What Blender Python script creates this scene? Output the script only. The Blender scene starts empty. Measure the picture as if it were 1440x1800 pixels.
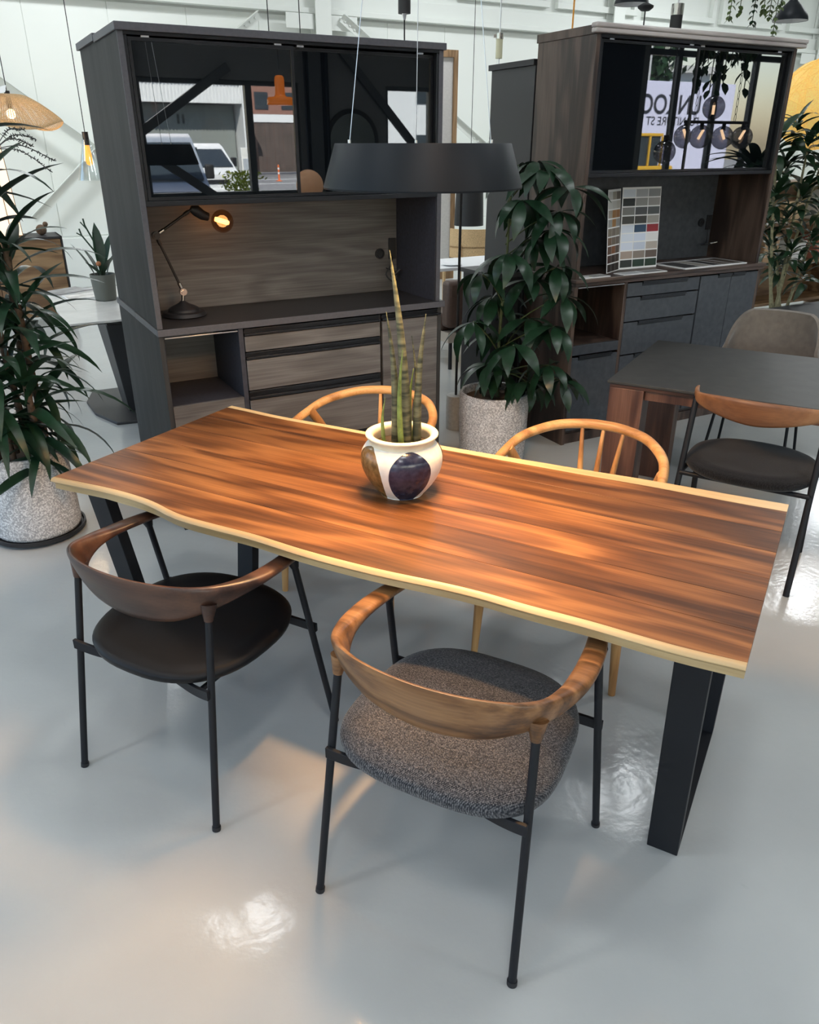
import bpy, bmesh, math, random
from mathutils import Vector, Matrix, Euler
R = math.radians
scene = bpy.context.scene
C = scene.collection

# ------------------------------------------------------------------ camera, world, sun, exposure
H = 1.65                                   # eye height
F = 1365.0                                 # focal length in px of the 1440x1800 frame
PITCH = math.atan(645.0 / F)
cam_d = bpy.data.cameras.new('camera'); cam = bpy.data.objects.new('camera', cam_d); C.objects.link(cam)
cam_d.sensor_fit = 'VERTICAL'; cam_d.sensor_height = 36.0; cam_d.lens = 36.0 * F / 1800.0
cam_d.clip_start = 0.05; cam_d.clip_end = 300
cam.location = (0, 0, H); cam.rotation_euler = (math.pi / 2 - PITCH, 0, 0)
scene.camera = cam

world = bpy.data.worlds.new('world'); scene.world = world; world.use_nodes = True
wn = world.node_tree
for n in list(wn.nodes): wn.nodes.remove(n)
wo = wn.nodes.new('ShaderNodeOutputWorld'); wb = wn.nodes.new('ShaderNodeBackground')
sk = wn.nodes.new('ShaderNodeTexSky'); sk.sky_type = 'NISHITA'; sk.sun_disc = False
sk.sun_elevation = R(42); sk.sun_rotation = R(150); sk.air_density = 1.0; sk.dust_density = 2.0
wb.inputs['Strength'].default_value = 0.80
wn.links.new(sk.outputs[0], wb.inputs[0]); wn.links.new(wb.outputs[0], wo.inputs[0])

ANG = R(29.15)                             # building axes: u along the back wall, v towards it
U = Vector((math.cos(ANG), math.sin(ANG), 0)); V = Vector((-math.sin(ANG), math.cos(ANG), 0))
O = Vector((-1.063, 3.289, 0))
def B(u, v, z=0.0): return O + U * u + V * v + Vector((0, 0, z))

sun_d = bpy.data.lights.new('sun', 'SUN'); sun = bpy.data.objects.new('sun', sun_d); C.objects.link(sun)
sun_d.energy = 26.0; sun_d.angle = R(0.6); sun_d.color = (1.0, 0.95, 0.88)
_sd = (-V * 0.75 + U * 0.35 + Vector((0, 0, -0.72)))
sun.rotation_euler = _sd.to_track_quat('-Z', 'Y').to_euler(); sun.location = B(0, 30, 30)

vs = scene.view_settings
vs.view_transform = 'Standard'; vs.look = 'None'; vs.exposure = 0.0; vs.gamma = 1.0
vs.use_curve_mapping = False
try:
    scene.cycles.use_denoising = True
    scene.cycles.max_bounces = 8; scene.cycles.diffuse_bounces = 4; scene.cycles.glossy_bounces = 4
    scene.cycles.transparent_max_bounces = 12
    scene.cycles.sample_clamp_indirect = 6.0
    scene.cycles.caustics_reflective = False; scene.cycles.caustics_refractive = False
except Exception:
    pass

# ------------------------------------------------------------------ pixel -> direction helpers
cp, sp = math.cos(PITCH), math.sin(PITCH)
def ray(x, y):
    a = (x - 720) / F; b = -(y - 900) / F
    return Vector((a, cp + b * sp, -sp + b * cp))
def onz(x, y, z):
    d = ray(x, y); t = (z - H) / d.z; return Vector((0, 0, H)) + d * t
def ony(x, y, Y):
    d = ray(x, y); return Vector((0, 0, H)) + d * (Y / d.y)
def onplane(x, y, p, n):
    d = ray(x, y); c = Vector((0, 0, H)); t = (Vector(p) - c).dot(n) / d.dot(n); return c + d * t

# ------------------------------------------------------------------ mesh helpers
class MB:
    def __init__(s): s.v = []; s.f = []
    def add(s, vs, fs):
        k = len(s.v); s.v += [tuple(p) for p in vs]; s.f += [tuple(i + k for i in f) for f in fs]; return s
    def box(s, x0, x1, y0, y1, z0, z1):
        return s.add([(x0, y0, z0), (x1, y0, z0), (x1, y1, z0), (x0, y1, z0), (x0, y0, z1), (x1, y0, z1), (x1, y1, z1), (x0, y1, z1)],
                     [(3, 2, 1, 0), (4, 5, 6, 7), (0, 1, 5, 4), (1, 2, 6, 5), (2, 3, 7, 6), (3, 0, 4, 7)])
    def hexa(s, bot, top):
        return s.add(list(bot) + list(top), [(3, 2, 1, 0), (4, 5, 6, 7), (0, 1, 5, 4), (1, 2, 6, 5), (2, 3, 7, 6), (3, 0, 4, 7)])
    def loft(s, rings, closed=False, cap=True):
        n = len(rings[0]); k = len(s.v)
        for r in rings: s.v += [tuple(p) for p in r]
        m = len(rings); last = m if closed else m - 1
        for i in range(last):
            a = k + i * n; b = k + ((i + 1) % m) * n
            for j in range(n): s.f.append((a + j, a + (j + 1) % n, b + (j + 1) % n, b + j))
        if cap and not closed:
            s.f.append(tuple(k + j for j in reversed(range(n)))); s.f.append(tuple(k + (m - 1) * n + j for j in range(n)))
        return s
    def cyl(s, p, q, r0, r1=None, n=14, cap=True):
        return s.tube([p, q], [r0, r0 if r1 is None else r1], n, cap)
    def tube(s, pts, r, n=10, cap=True, closed=False):
        pts = [Vector(p) for p in pts]; m = len(pts)
        rs = r if isinstance(r, (list, tuple)) else [r] * m
        t0 = (pts[1] - pts[0]).normalized()
        ref = Vector((0, 0, 1)) if abs(t0.z) < 0.9 else Vector((1, 0, 0))
        nx = t0.cross(ref).normalized(); rings = []
        for i in range(m):
            a = pts[(i - 1) % m] if (closed or i > 0) else pts[i]; b = pts[(i + 1) % m] if (closed or i < m - 1) else pts[i]
            t = (b - a).normalized(); nx = (nx - t * nx.dot(t)).normalized(); ny = t.cross(nx)
            rings.append([pts[i] + nx * (rs[i] * math.cos(2 * math.pi * j / n)) + ny * (rs[i] * math.sin(2 * math.pi * j / n)) for j in range(n)])
        return s.loft(rings, closed, cap)
    def lathe(s, prof, n=40, c=(0, 0), cap=False):
        rings = [[(c[0] + r * math.cos(2 * math.pi * j / n), c[1] + r * math.sin(2 * math.pi * j / n), z) for j in range(n)] for r, z in prof]
        return s.loft(rings, False, cap)
    def prism(s, pts, z0, z1):
        return s.loft([[(x, y, z0) for x, y in pts], [(x, y, z1) for x, y in pts]])
    def ball(s, c, r, n=16, m=10, sz=1.0):
        c = Vector(c); prof = []
        for i in range(m + 1):
            a = -math.pi / 2 + math.pi * i / m; prof.append((max(r * math.cos(a), 1e-4), r * sz * math.sin(a) + c.z))
        return s.lathe(prof, n, (c.x, c.y), True)
    def mesh(s, name, sm=None):
        me = bpy.data.meshes.new(name); me.from_pydata(s.v, [], s.f); me.update()
        bm = bmesh.new(); bm.from_mesh(me); bmesh.ops.recalc_face_normals(bm, faces=bm.faces); bm.to_mesh(me); bm.free()
        if sm is not None:
            me.shade_smooth()
            if sm > 0: me.set_sharp_from_angle(angle=R(sm))
        return me

def obj(name, mb, mat, parent=None, sm=None, bev=0, loc=None):
    me = mb.mesh(name, sm) if isinstance(mb, MB) else mb
    if mat and not me.materials: me.materials.append(mat)
    o = bpy.data.objects.new(name, me); C.objects.link(o)
    if parent: o.parent = parent
    if loc is not None: o.location = loc
    if bev:
        b = o.modifiers.new('bevel', 'BEVEL'); b.width = bev; b.segments = 2; b.limit_method = 'ANGLE'; b.angle_limit = R(50)
        me.shade_smooth(); me.set_sharp_from_angle(angle=R(40))
    return o
def bx(name, mat, parent, x0, x1, y0, y1, z0, z1, bev=0.0015):
    return obj(name, MB().box(x0, x1, y0, y1, z0, z1), mat, parent, bev=bev)
def tag(o, label, cat, group=None):
    o['label'] = label; o['category'] = cat
    if group: o['group'] = group
    return o
def thing(name, label, cat, loc=(0, 0, 0), rz=0.0, group=None):
    o = bpy.data.objects.new(name, None); C.objects.link(o); o.empty_display_size = 0.1
    o.location = loc; o.rotation_euler = (0, 0, rz); return tag(o, label, cat, group)
def struct(name, mb, mat, parent=None, sm=None, bev=0):
    o = obj(name, mb, mat, parent, sm, bev)
    if parent is None: o['kind'] = 'structure'
    return o
def copy_tree(o, parent=None):
    c = o.copy(); C.objects.link(c)
    if parent: c.parent = parent
    for ch in list(o.children): copy_tree(ch, c)
    return c
def light(kind, name, parent, loc, energy, color, **kw):
    d = bpy.data.lights.new(name, kind); d.energy = energy; d.color = color
    for k, v in kw.items(): setattr(d, k, v)
    o = bpy.data.objects.new(name, d); C.objects.link(o); o.location = loc
    if parent: o.parent = parent
    return o
def crom(pts, n):
    pts = [tuple(p) for p in pts]; out = []; m = len(pts); d = len(pts[0])
    for i in range(m - 1):
        p0 = pts[max(i - 1, 0)]; p1 = pts[i]; p2 = pts[i + 1]; p3 = pts[min(i + 2, m - 1)]
        for k in range(n):
            t = k / n; t2 = t * t; t3 = t2 * t
            out.append(tuple(0.5 * (2 * p1[a] + (p2[a] - p0[a]) * t + (2 * p0[a] - 5 * p1[a] + 4 * p2[a] - p3[a]) * t2 + (3 * p1[a] - p0[a] - 3 * p2[a] + p3[a]) * t3) for a in range(d)))
    out.append(pts[-1]); return out

# ------------------------------------------------------------------ materials
def base(name):
    m = bpy.data.materials.new(name); m.use_nodes = True
    return m, m.node_tree, m.node_tree.nodes['Principled BSDF']
def col(c): return (c[0], c[1], c[2], 1.0)
def plain(name, c, rough=0.5, metal=0.0, spec=None, noise=0.0, nscale=40.0, bump=0.0, coat=0.0, sheen=0.0):
    m, t, b = base(name); L = t.links
    b.inputs['Base Color'].default_value = col(c); b.inputs['Roughness'].default_value = rough; b.inputs['Metallic'].default_value = metal
    if spec is not None: b.inputs['Specular IOR Level'].default_value = spec
    if coat: b.inputs['Coat Weight'].default_value = coat; b.inputs['Coat Roughness'].default_value = 0.1
    if sheen: b.inputs['Sheen Weight'].default_value = sheen; b.inputs['Sheen Roughness'].default_value = 0.5
    if noise or bump:
        tc = t.nodes.new('ShaderNodeTexCoord'); n = t.nodes.new('ShaderNodeTexNoise')
        n.inputs['Scale'].default_value = nscale; n.inputs['Detail'].default_value = 5
        L.new(tc.outputs['Object'], n.inputs['Vector'])
        if noise:
            r = t.nodes.new('ShaderNodeValToRGB'); L.new(n.outputs['Fac'], r.inputs[0]); e = r.color_ramp.elements
            e[0].position = 0.3; e[1].position = 0.7
            e[0].color = col([x * (1 - noise) for x in c]); e[1].color = col([min(x * (1 + noise), 1) for x in c])
            L.new(r.outputs[0], b.inputs['Base Color'])
        if bump:
            bn = t.nodes.new('ShaderNodeBump'); bn.inputs['Strength'].default_value = bump; bn.inputs['Distance'].default_value = 0.002
            L.new(n.outputs['Fac'], bn.inputs['Height']); L.new(bn.outputs[0], b.inputs['Normal'])
    return m
def wood(name, dark, mid, lite, axis='X', s=1.0, rough=0.4, rings=9.0, fine=0.35, bump=0.15, vary=0.0, spec=0.5, along=1.0, amp=0.22):
    m, t, b = base(name); L = t.links; N = t.nodes.new
    tc = N('ShaderNodeTexCoord'); oi = N('ShaderNodeObjectInfo')
    def stretched(al, ac):
        mp = N('ShaderNodeMapping'); sc = [ac * s] * 3; sc['XYZ'.index(axis)] = al * s
        mp.inputs['Scale'].default_value = sc; L.new(tc.outputs['Object'], mp.inputs['Vector']); return mp
    w = N('ShaderNodeMath'); w.operation = 'MULTIPLY'; w.inputs[1].default_value = 37.0; L.new(oi.outputs['Random'], w.inputs[0])
    n1 = N('ShaderNodeTexNoise'); n1.noise_dimensions = '4D'; n1.inputs['Scale'].default_value = 1.0; n1.inputs['Detail'].default_value = 2.5; n1.inputs['Distortion'].default_value = 0.35
    L.new(stretched(0.9 * along, 6.0).outputs[0], n1.inputs['Vector']); L.new(w.outputs[0], n1.inputs['W'])
    mu = N('ShaderNodeMath'); mu.operation = 'MULTIPLY'; mu.inputs[1].default_value = rings * 6.283; L.new(n1.outputs['Fac'], mu.inputs[0])
    si = N('ShaderNodeMath'); si.operation = 'SINE'; L.new(mu.outputs[0], si.inputs[0])
    ma = N('ShaderNodeMath'); ma.operation = 'MULTIPLY_ADD'; ma.inputs[1].default_value = amp; L.new(si.outputs[0], ma.inputs[0]); 
    n2 = N('ShaderNodeTexNoise'); n2.noise_dimensions = '4D'; n2.inputs['Scale'].default_value = 1.0; n2.inputs['Detail'].default_value = 4
    L.new(stretched(3.4 * along, 130.0).outputs[0], n2.inputs['Vector']); L.new(w.outputs[0], n2.inputs['W'])
    n3 = N('ShaderNodeTexNoise'); n3.noise_dimensions = '4D'; n3.inputs['Scale'].default_value = 1.0; n3.inputs['Detail'].default_value = 5
    L.new(stretched(0.8 * along, 11.0).outputs[0], n3.inputs['Vector']); L.new(w.outputs[0], n3.inputs['W'])
    mx = N('ShaderNodeMix'); mx.inputs[0].default_value = fine; L.new(n3.outputs['Fac'], mx.inputs[2]); L.new(n2.outputs['Fac'], mx.inputs[3])
    L.new(mx.outputs[0], ma.inputs[2])
    r = N('ShaderNodeValToRGB'); e = r.color_ramp.elements
    e[0].position = 0.25; e[0].color = col(dark); e[1].position = 0.8; e[1].color = col(lite)
    k = e.new(0.52); k.color = col(mid)
    L.new(ma.outputs[0], r.inputs[0]); out = r.outputs[0]
    if vary:
        hs = N('ShaderNodeHueSaturation'); mr = N('ShaderNodeMapRange'); mr.inputs['To Min'].default_value = 1 - vary; mr.inputs['To Max'].default_value = 1 + vary
        L.new(oi.outputs['Random'], mr.inputs['Value']); L.new(mr.outputs[0], hs.inputs['Value']); L.new(out, hs.inputs['Color']); out = hs.outputs[0]
    L.new(out, b.inputs['Base Color']); b.inputs['Roughness'].default_value = rough; b.inputs['Specular IOR Level'].default_value = spec
    if bump:
        bn = N('ShaderNodeBump'); bn.inputs['Strength'].default_value = bump; bn.inputs['Distance'].default_value = 0.0006
        L.new(n2.outputs['Fac'], bn.inputs['Height']); L.new(bn.outputs[0], b.inputs['Normal'])
    return m
def emit(name, c, s):
    m, t, b = base(name); b.inputs['Base Color'].default_value = col(c)
    b.inputs['Emission Color'].default_value = col(c); b.inputs['Emission Strength'].default_value = s; return m
def clear(name, tint=(1, 1, 1), refl=0.06, rough=0.0):
    m, t, b = base(name); t.nodes.remove(b); L = t.links
    tr = t.nodes.new('ShaderNodeBsdfTransparent'); tr.inputs[0].default_value = col(tint)
    gl = t.nodes.new('ShaderNodeBsdfGlossy'); gl.inputs['Roughness'].default_value = rough
    fr = t.nodes.new('ShaderNodeLayerWeight'); fr.inputs[0].default_value = 0.25
    ml = t.nodes.new('ShaderNodeMath'); ml.operation = 'MULTIPLY_ADD'; ml.inputs[1].default_value = 0.5; ml.inputs[2].default_value = refl
    L.new(fr.outputs['Facing'], ml.inputs[0])
    mx = t.nodes.new('ShaderNodeMixShader'); L.new(ml.outputs[0], mx.inputs[0]); L.new(tr.outputs[0], mx.inputs[1]); L.new(gl.outputs[0], mx.inputs[2])
    L.new(mx.outputs[0], t.nodes['Material Output'].inputs['Surface']); return m
def fabric(name, a, bcol, scale=260.0, bump=0.6, rough=0.9):
    m, t, b = base(name); L = t.links; N = t.nodes.new
    tc = N('ShaderNodeTexCoord'); mp = N('ShaderNodeMapping'); mp.inputs['Rotation'].default_value = (0, 0, R(45)); L.new(tc.outputs['Object'], mp.inputs['Vector'])
    vo = N('ShaderNodeTexVoronoi'); vo.voronoi_dimensions = '2D'; vo.inputs['Scale'].default_value = scale; vo.inputs['Randomness'].default_value = 0.3
    L.new(mp.outputs[0], vo.inputs['Vector'])
    nz = N('ShaderNodeTexNoise'); nz.inputs['Scale'].default_value = scale * 0.8; nz.inputs['Detail'].default_value = 3; L.new(tc.outputs['Object'], nz.inputs['Vector'])
    mt = N('ShaderNodeMath'); mt.operation = 'MULTIPLY_ADD'; mt.inputs[1].default_value = 0.62; L.new(nz.outputs['Fac'], mt.inputs[0])
    iv = N('ShaderNodeMath'); iv.operation = 'MULTIPLY'; iv.inputs[1].default_value = -0.55; L.new(vo.outputs['Distance'], iv.inputs[0]); L.new(iv.outputs[0], mt.inputs[2])
    r = N('ShaderNodeValToRGB'); r.color_ramp.elements[0].color = col(a); r.color_ramp.elements[1].color = col(bcol)
    r.color_ramp.elements[0].position = 0.02; r.color_ramp.elements[1].position = 0.34
    L.new(mt.outputs[0], r.inputs[0]); L.new(r.outputs[0], b.inputs['Base Color']); b.inputs['Roughness'].default_value = rough
    b.inputs['Specular IOR Level'].default_value = 0.2; b.inputs['Sheen Weight'].default_value = 0.15
    bn = N('ShaderNodeBump'); bn.inputs['Strength'].default_value = bump; bn.inputs['Distance'].default_value = 0.0015; bn.invert = True
    L.new(vo.outputs['Distance'], bn.inputs['Height']); L.new(bn.outputs[0], b.inputs['Normal']); return m
def speckle(name, basec, dots, scale=160.0):
    m, t, b = base(name); L = t.links; N = t.nodes.new
    tc = N('ShaderNodeTexCoord'); vo = N('ShaderNodeTexVoronoi'); vo.inputs['Scale'].default_value = scale; L.new(tc.outputs['Object'], vo.inputs['Vector'])
    nz = N('ShaderNodeTexNoise'); nz.inputs['Scale'].default_value = scale * 0.6; nz.inputs['Detail'].default_value = 3; L.new(tc.outputs['Object'], nz.inputs['Vector'])
    sp_ = N('ShaderNodeSeparateColor'); L.new(vo.outputs['Color'], sp_.inputs[0])
    mt = N('ShaderNodeMath'); mt.operation = 'MULTIPLY'; L.new(sp_.outputs[0], mt.inputs[0]); L.new(nz.outputs['Fac'], mt.inputs[1])
    r = N('ShaderNodeValToRGB'); e = r.color_ramp.elements; e[0].position = 0.12; e[0].color = col(basec); e[1].position = 0.46; e[1].color = col(dots)
    L.new(mt.outputs[0], r.inputs[0]); L.new(r.outputs[0], b.inputs['Base Color']); b.inputs['Roughness'].default_value = 0.85
    bn = N('ShaderNodeBump'); bn.inputs['Strength'].default_value = 0.3; bn.inputs['Distance'].default_value = 0.001; L.new(mt.outputs[0], bn.inputs['Height']); L.new(bn.outputs[0], b.inputs['Normal'])
    return m

M = {}
M['top'] = wood('walnut_tabletop', (0.040, 0.015, 0.0055), (0.130, 0.052, 0.0175), (0.285, 0.128, 0.044), 'X', 1.0, 0.42, 6.0, 0.45, 0.12, 0.20, 0.30, 1.0, 0.15)
M['sap'] = wood('pale_sapwood', (0.36, 0.245, 0.115), (0.50, 0.365, 0.19), (0.58, 0.45, 0.25), 'X', 1.0, 0.38, 2.0, 0.35, 0.1)
M['steel'] = plain('black_powder_steel', (0.008, 0.009, 0.012), 0.5, 0.0, 0.28, bump=0.05, nscale=900)
M['matte'] = plain('matte_black', (0.010, 0.010, 0.012), 0.55)
M['shade'] = plain('charcoal_lacquer', (0.009, 0.012, 0.016), 0.45, 0, .18)
M['leather'] = plain('black_leather', (0.005, 0.005, 0.006), 0.44, 0, 0.24, bump=0.12, nscale=700)
M['dwal'] = wood('dark_walnut', (0.022, 0.010, 0.007), (0.055, 0.024, 0.015), (0.095, 0.045, 0.027), 'X', 1.4, 0.36, 3.0, 0.4, 0.1)
M['mwal'] = wood('warm_walnut', (0.060, 0.027, 0.011), (0.17, 0.078, 0.030), (0.30, 0.155, 0.065), 'X', 1.3, 0.33, 6.0, 0.5, 0.1, amp=.15)
M['cherry'] = wood('reddish_walnut', (0.14, 0.055, 0.022), (0.25, 0.105, 0.042), (0.36, 0.17, 0.075), 'X', 1.0, 0.42, 2.0, 0.35, 0.1)
M['oak'] = wood('oiled_oak', (0.27, 0.125, 0.040), (0.42, 0.215, 0.075), (0.55, 0.32, 0.13), 'X', 1.6, 0.42, 3.0, 0.55, 0.2)
M['oakz'] = wood('oiled_oak_upright', (0.27, 0.125, 0.040), (0.42, 0.215, 0.075), (0.55, 0.32, 0.13), 'Z', 1.6, 0.42, 3.0, 0.55, 0.2)
M['fab'] = fabric('grey_tweed', (0.012, 0.014, 0.019), (0.185, 0.18, 0.185), 300)
M['boucle'] = fabric('black_boucle', (0.003, 0.003, 0.004), (0.018, 0.018, 0.020), 200)
M['taupe'] = plain('taupe_suede', (0.17, 0.14, 0.115), 0.9, 0, 0.2, 0.12, 30, 0.1, sheen=0.3)
M['cord'] = plain('woven_paper_cord', (0.42, 0.30, 0.16), 0.8, noise=0.2, nscale=200, bump=0.4)
M['carc'] = wood('charcoal_oak_laminate', (0.022, 0.022, 0.023), (0.034, 0.0335, 0.0335), (0.050, 0.049, 0.048), 'Z', 1.3, 0.68, 3.0, 0.7, 0.15, spec=.22, amp=.08)
M['edge'] = plain('slate_grey_edge', (0.070, 0.070, 0.082), 0.5, noise=0.12, nscale=80)
M['ash'] = wood('grey_brown_ash', (0.058, 0.054, 0.052), (0.110, 0.103, 0.100), (0.172, 0.164, 0.159), 'X', 1.1, 0.5, 6.0, 0.62, 0.12, 0.05, 0.5, 1.0, 0.10)
M['ashz'] = wood('grey_brown_ash_upright', (0.058, 0.054, 0.052), (0.110, 0.103, 0.100), (0.172, 0.164, 0.159), 'Z', 1.1, 0.5, 5.0, 0.5, 0.12, 0.06)
M['navy'] = plain('slate_navy_laminate', (0.028, 0.029, 0.040), 0.6, noise=0.25, nscale=60)
M['worktop'] = plain('dark_slate_worktop', (0.022, 0.020, 0.021), 0.42, noise=0.2, nscale=120)
M['stone'] = plain('blue_grey_stone_laminate', (0.056, 0.063, 0.075), 0.5, noise=0.22, nscale=28, bump=0.05)
M['wal2'] = wood('umber_walnut_laminate', (0.024, 0.014, 0.011), (0.058, 0.036, 0.027), (0.10, 0.066, 0.050), 'Z', 1.2, 0.42, 4.0, 0.45, 0.1)
M['wal2x'] = wood('umber_walnut_laminate_flat', (0.030, 0.018, 0.014), (0.065, 0.042, 0.033), (0.11, 0.074, 0.058), 'X', 1.2, 0.35, 4.0, 0.45, 0.1)
M['crown'] = wood('highlit_umber_moulding', (0.36, 0.32, 0.31), (0.46, 0.42, 0.40), (0.54, 0.50, 0.48), 'X', 1.2, 0.3, 3.0, 0.5, 0.05)  # lighter walnut, raised further to carry the lamp highlight in its colour
M['bglass'] = plain('black_mirror_glass', (0.002, 0.003, 0.004), 0.012, 0, 1.0)
M['bglass'].node_tree.nodes['Principled BSDF'].inputs['IOR'].default_value = 1.75
M['balu'] = plain('black_aluminium', (0.008, 0.009, 0.012), 0.3, 0.2)
M['alu'] = plain('brushed_aluminium', (0.62, 0.63, 0.65), 0.3, 1.0)
M['chrome'] = plain('worn_chrome', (0.55, 0.53, 0.50), 0.22, 1.0)
M['brushed'] = plain('antique_dark_metal', (0.045, 0.040, 0.038), 0.35, 0.7)
M['wwall'] = plain('white_steel_panel', (0.80, 0.83, 0.79), 0.55)
M['wpaint'] = plain('white_painted_steel', (0.78, 0.81, 0.77), 0.45)
M['wceil'] = plain('white_ceiling', (0.78, 0.79, 0.77), 0.8)
M['dwall'] = plain('grey_plaster', (0.16, 0.165, 0.17), 0.8, noise=0.06)
M['dframe'] = plain('dark_window_frame', (0.045, 0.052, 0.060), 0.4)
M['pane'] = clear('window_glass', (0.97, 0.99, 0.98), 0.03)
M['smoke'] = clear('smoked_glass', (0.42, 0.42, 0.46), 0.10)
M['amber'] = clear('amber_smoked_glass', (0.78, 0.56, 0.40), 0.06)
M['cglass'] = clear('clear_glass', (0.95, 0.97, 0.97), 0.05)
M['filament'] = emit('lit_filament', (1.0, 0.50, 0.14), 9.0)
M['led'] = emit('warm_led_diffuser', (1.0, 0.72, 0.40), 5.0)
M['filw'] = emit('lit_warm_filament', (1.0, 0.66, 0.36), 14.0)
M['tube'] = emit('unseen_panel_diffuser', (0.95, 0.98, 1.0), 6.0)
M['paper'] = emit('lit_paper_shade', (1.0, 0.78, 0.60), 0.85)
M['pot'] = speckle('speckled_terrazzo', (0.34, 0.34, 0.35), (0.72, 0.72, 0.72), 190)
M['soil'] = plain('bark_mulch', (0.085, 0.052, 0.030), 0.95, noise=0.5, nscale=90, bump=0.8)
M['soild'] = plain('dark_soil', (0.030, 0.020, 0.013), 0.95, noise=0.4, nscale=120, bump=0.8)
M['leafd'] = plain('deep_green_leaf', (0.010, 0.034, 0.016), 0.38, 0, 0.45, 0.35, 9)
M['leafs'] = plain('umbrella_leaf', (0.009, 0.030, 0.014), 0.34, 0, 0.45, 0.35, 7)
M['leafr'] = plain('dracaena_leaf', (0.012, 0.038, 0.015), 0.42, 0, 0.4, 0.4, 9)
M['leafy'] = plain('yellow_green_leaf', (0.50, 0.55, 0.07), 0.5, noise=0.3, nscale=9)
M['stalk'] = plain('green_stalk', (0.065, 0.085, 0.030), 0.5, noise=0.3, nscale=30)
M['cane'] = plain('brown_cane', (0.10, 0.065, 0.042), 0.8, noise=0.4, nscale=60, bump=0.4)
M['canep'] = plain('pale_cane', (0.30, 0.28, 0.17), 0.7, noise=0.3, nscale=50, bump=0.3)
M['spike'] = plain('grey_flower_spike', (0.05, 0.052, 0.05), 0.8)
M['ceram'] = plain('dark_ceramic_top', (0.026, 0.026, 0.024), 0.50, noise=0.25, nscale=14)
M['wceram'] = plain('pale_ceramic_top', (0.60, 0.59, 0.57), 0.25, noise=0.10, nscale=6)
M['dgrey'] = plain('dark_grey_base', (0.028, 0.028, 0.030), 0.5)
M['rattan'] = plain('woven_rattan', (0.62, 0.42, 0.22), 0.7, noise=0.3, nscale=150, bump=0.5)
M['yellow'] = plain('golden_string', (0.85, 0.58, 0.17), 0.7, noise=0.2, nscale=90, bump=0.4)
M['yellow'].node_tree.nodes['Principled BSDF'].inputs['Emission Color'].default_value = (1, .62, .16, 1)
M['yellow'].node_tree.nodes['Principled BSDF'].inputs['Emission Strength'].default_value = 0.30
M['board'] = wood('oak_sideboard', (0.12, 0.062, 0.028), (0.20, 0.115, 0.055), (0.28, 0.175, 0.09), 'X', 1.2, 0.5, 4.0, 0.5, 0.1)
M['concrete'] = plain('cast_concrete', (0.42, 0.43, 0.42), 0.85, noise=0.12, nscale=50)
M['greypot'] = plain('olive_grey_pot', (0.11, 0.115, 0.10), 0.7)
M['white'] = plain('white_paper', (0.80, 0.81, 0.82), 0.55)
M['cream'] = plain('cream_plastic', (0.62, 0.60, 0.42), 0.5)
M['brown'] = plain('brown_hide', (0.085, 0.048, 0.034), 0.55, noise=0.15)
M['beige'] = plain('beige_linen', (0.45, 0.40, 0.34), 0.9)
M['orange'] = plain('orange_glass', (0.75, 0.20, 0.03), 0.2)
M['orange'].node_tree.nodes['Principled BSDF'].inputs['Emission Color'].default_value = (1, .25, .03, 1)
M['orange'].node_tree.nodes['Principled BSDF'].inputs['Emission Strength'].default_value = 1.0
M['drape'] = plain('dark_blue_drape', (0.018, 0.022, 0.034), 0.85)
M['mirror'] = plain('smoked_mirror', (0.12, 0.13, 0.135), 0.02, 1.0)
M['frame'] = wood('oak_frame', (0.16, 0.09, 0.04), (0.26, 0.155, 0.075), (0.34, 0.21, 0.11), 'Z', 1.5, 0.5, 3, 0.5, 0.1)
M['ffab'] = plain('pale_grey_cloth', (0.52, 0.50, 0.48), 0.9, noise=0.05)
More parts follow.
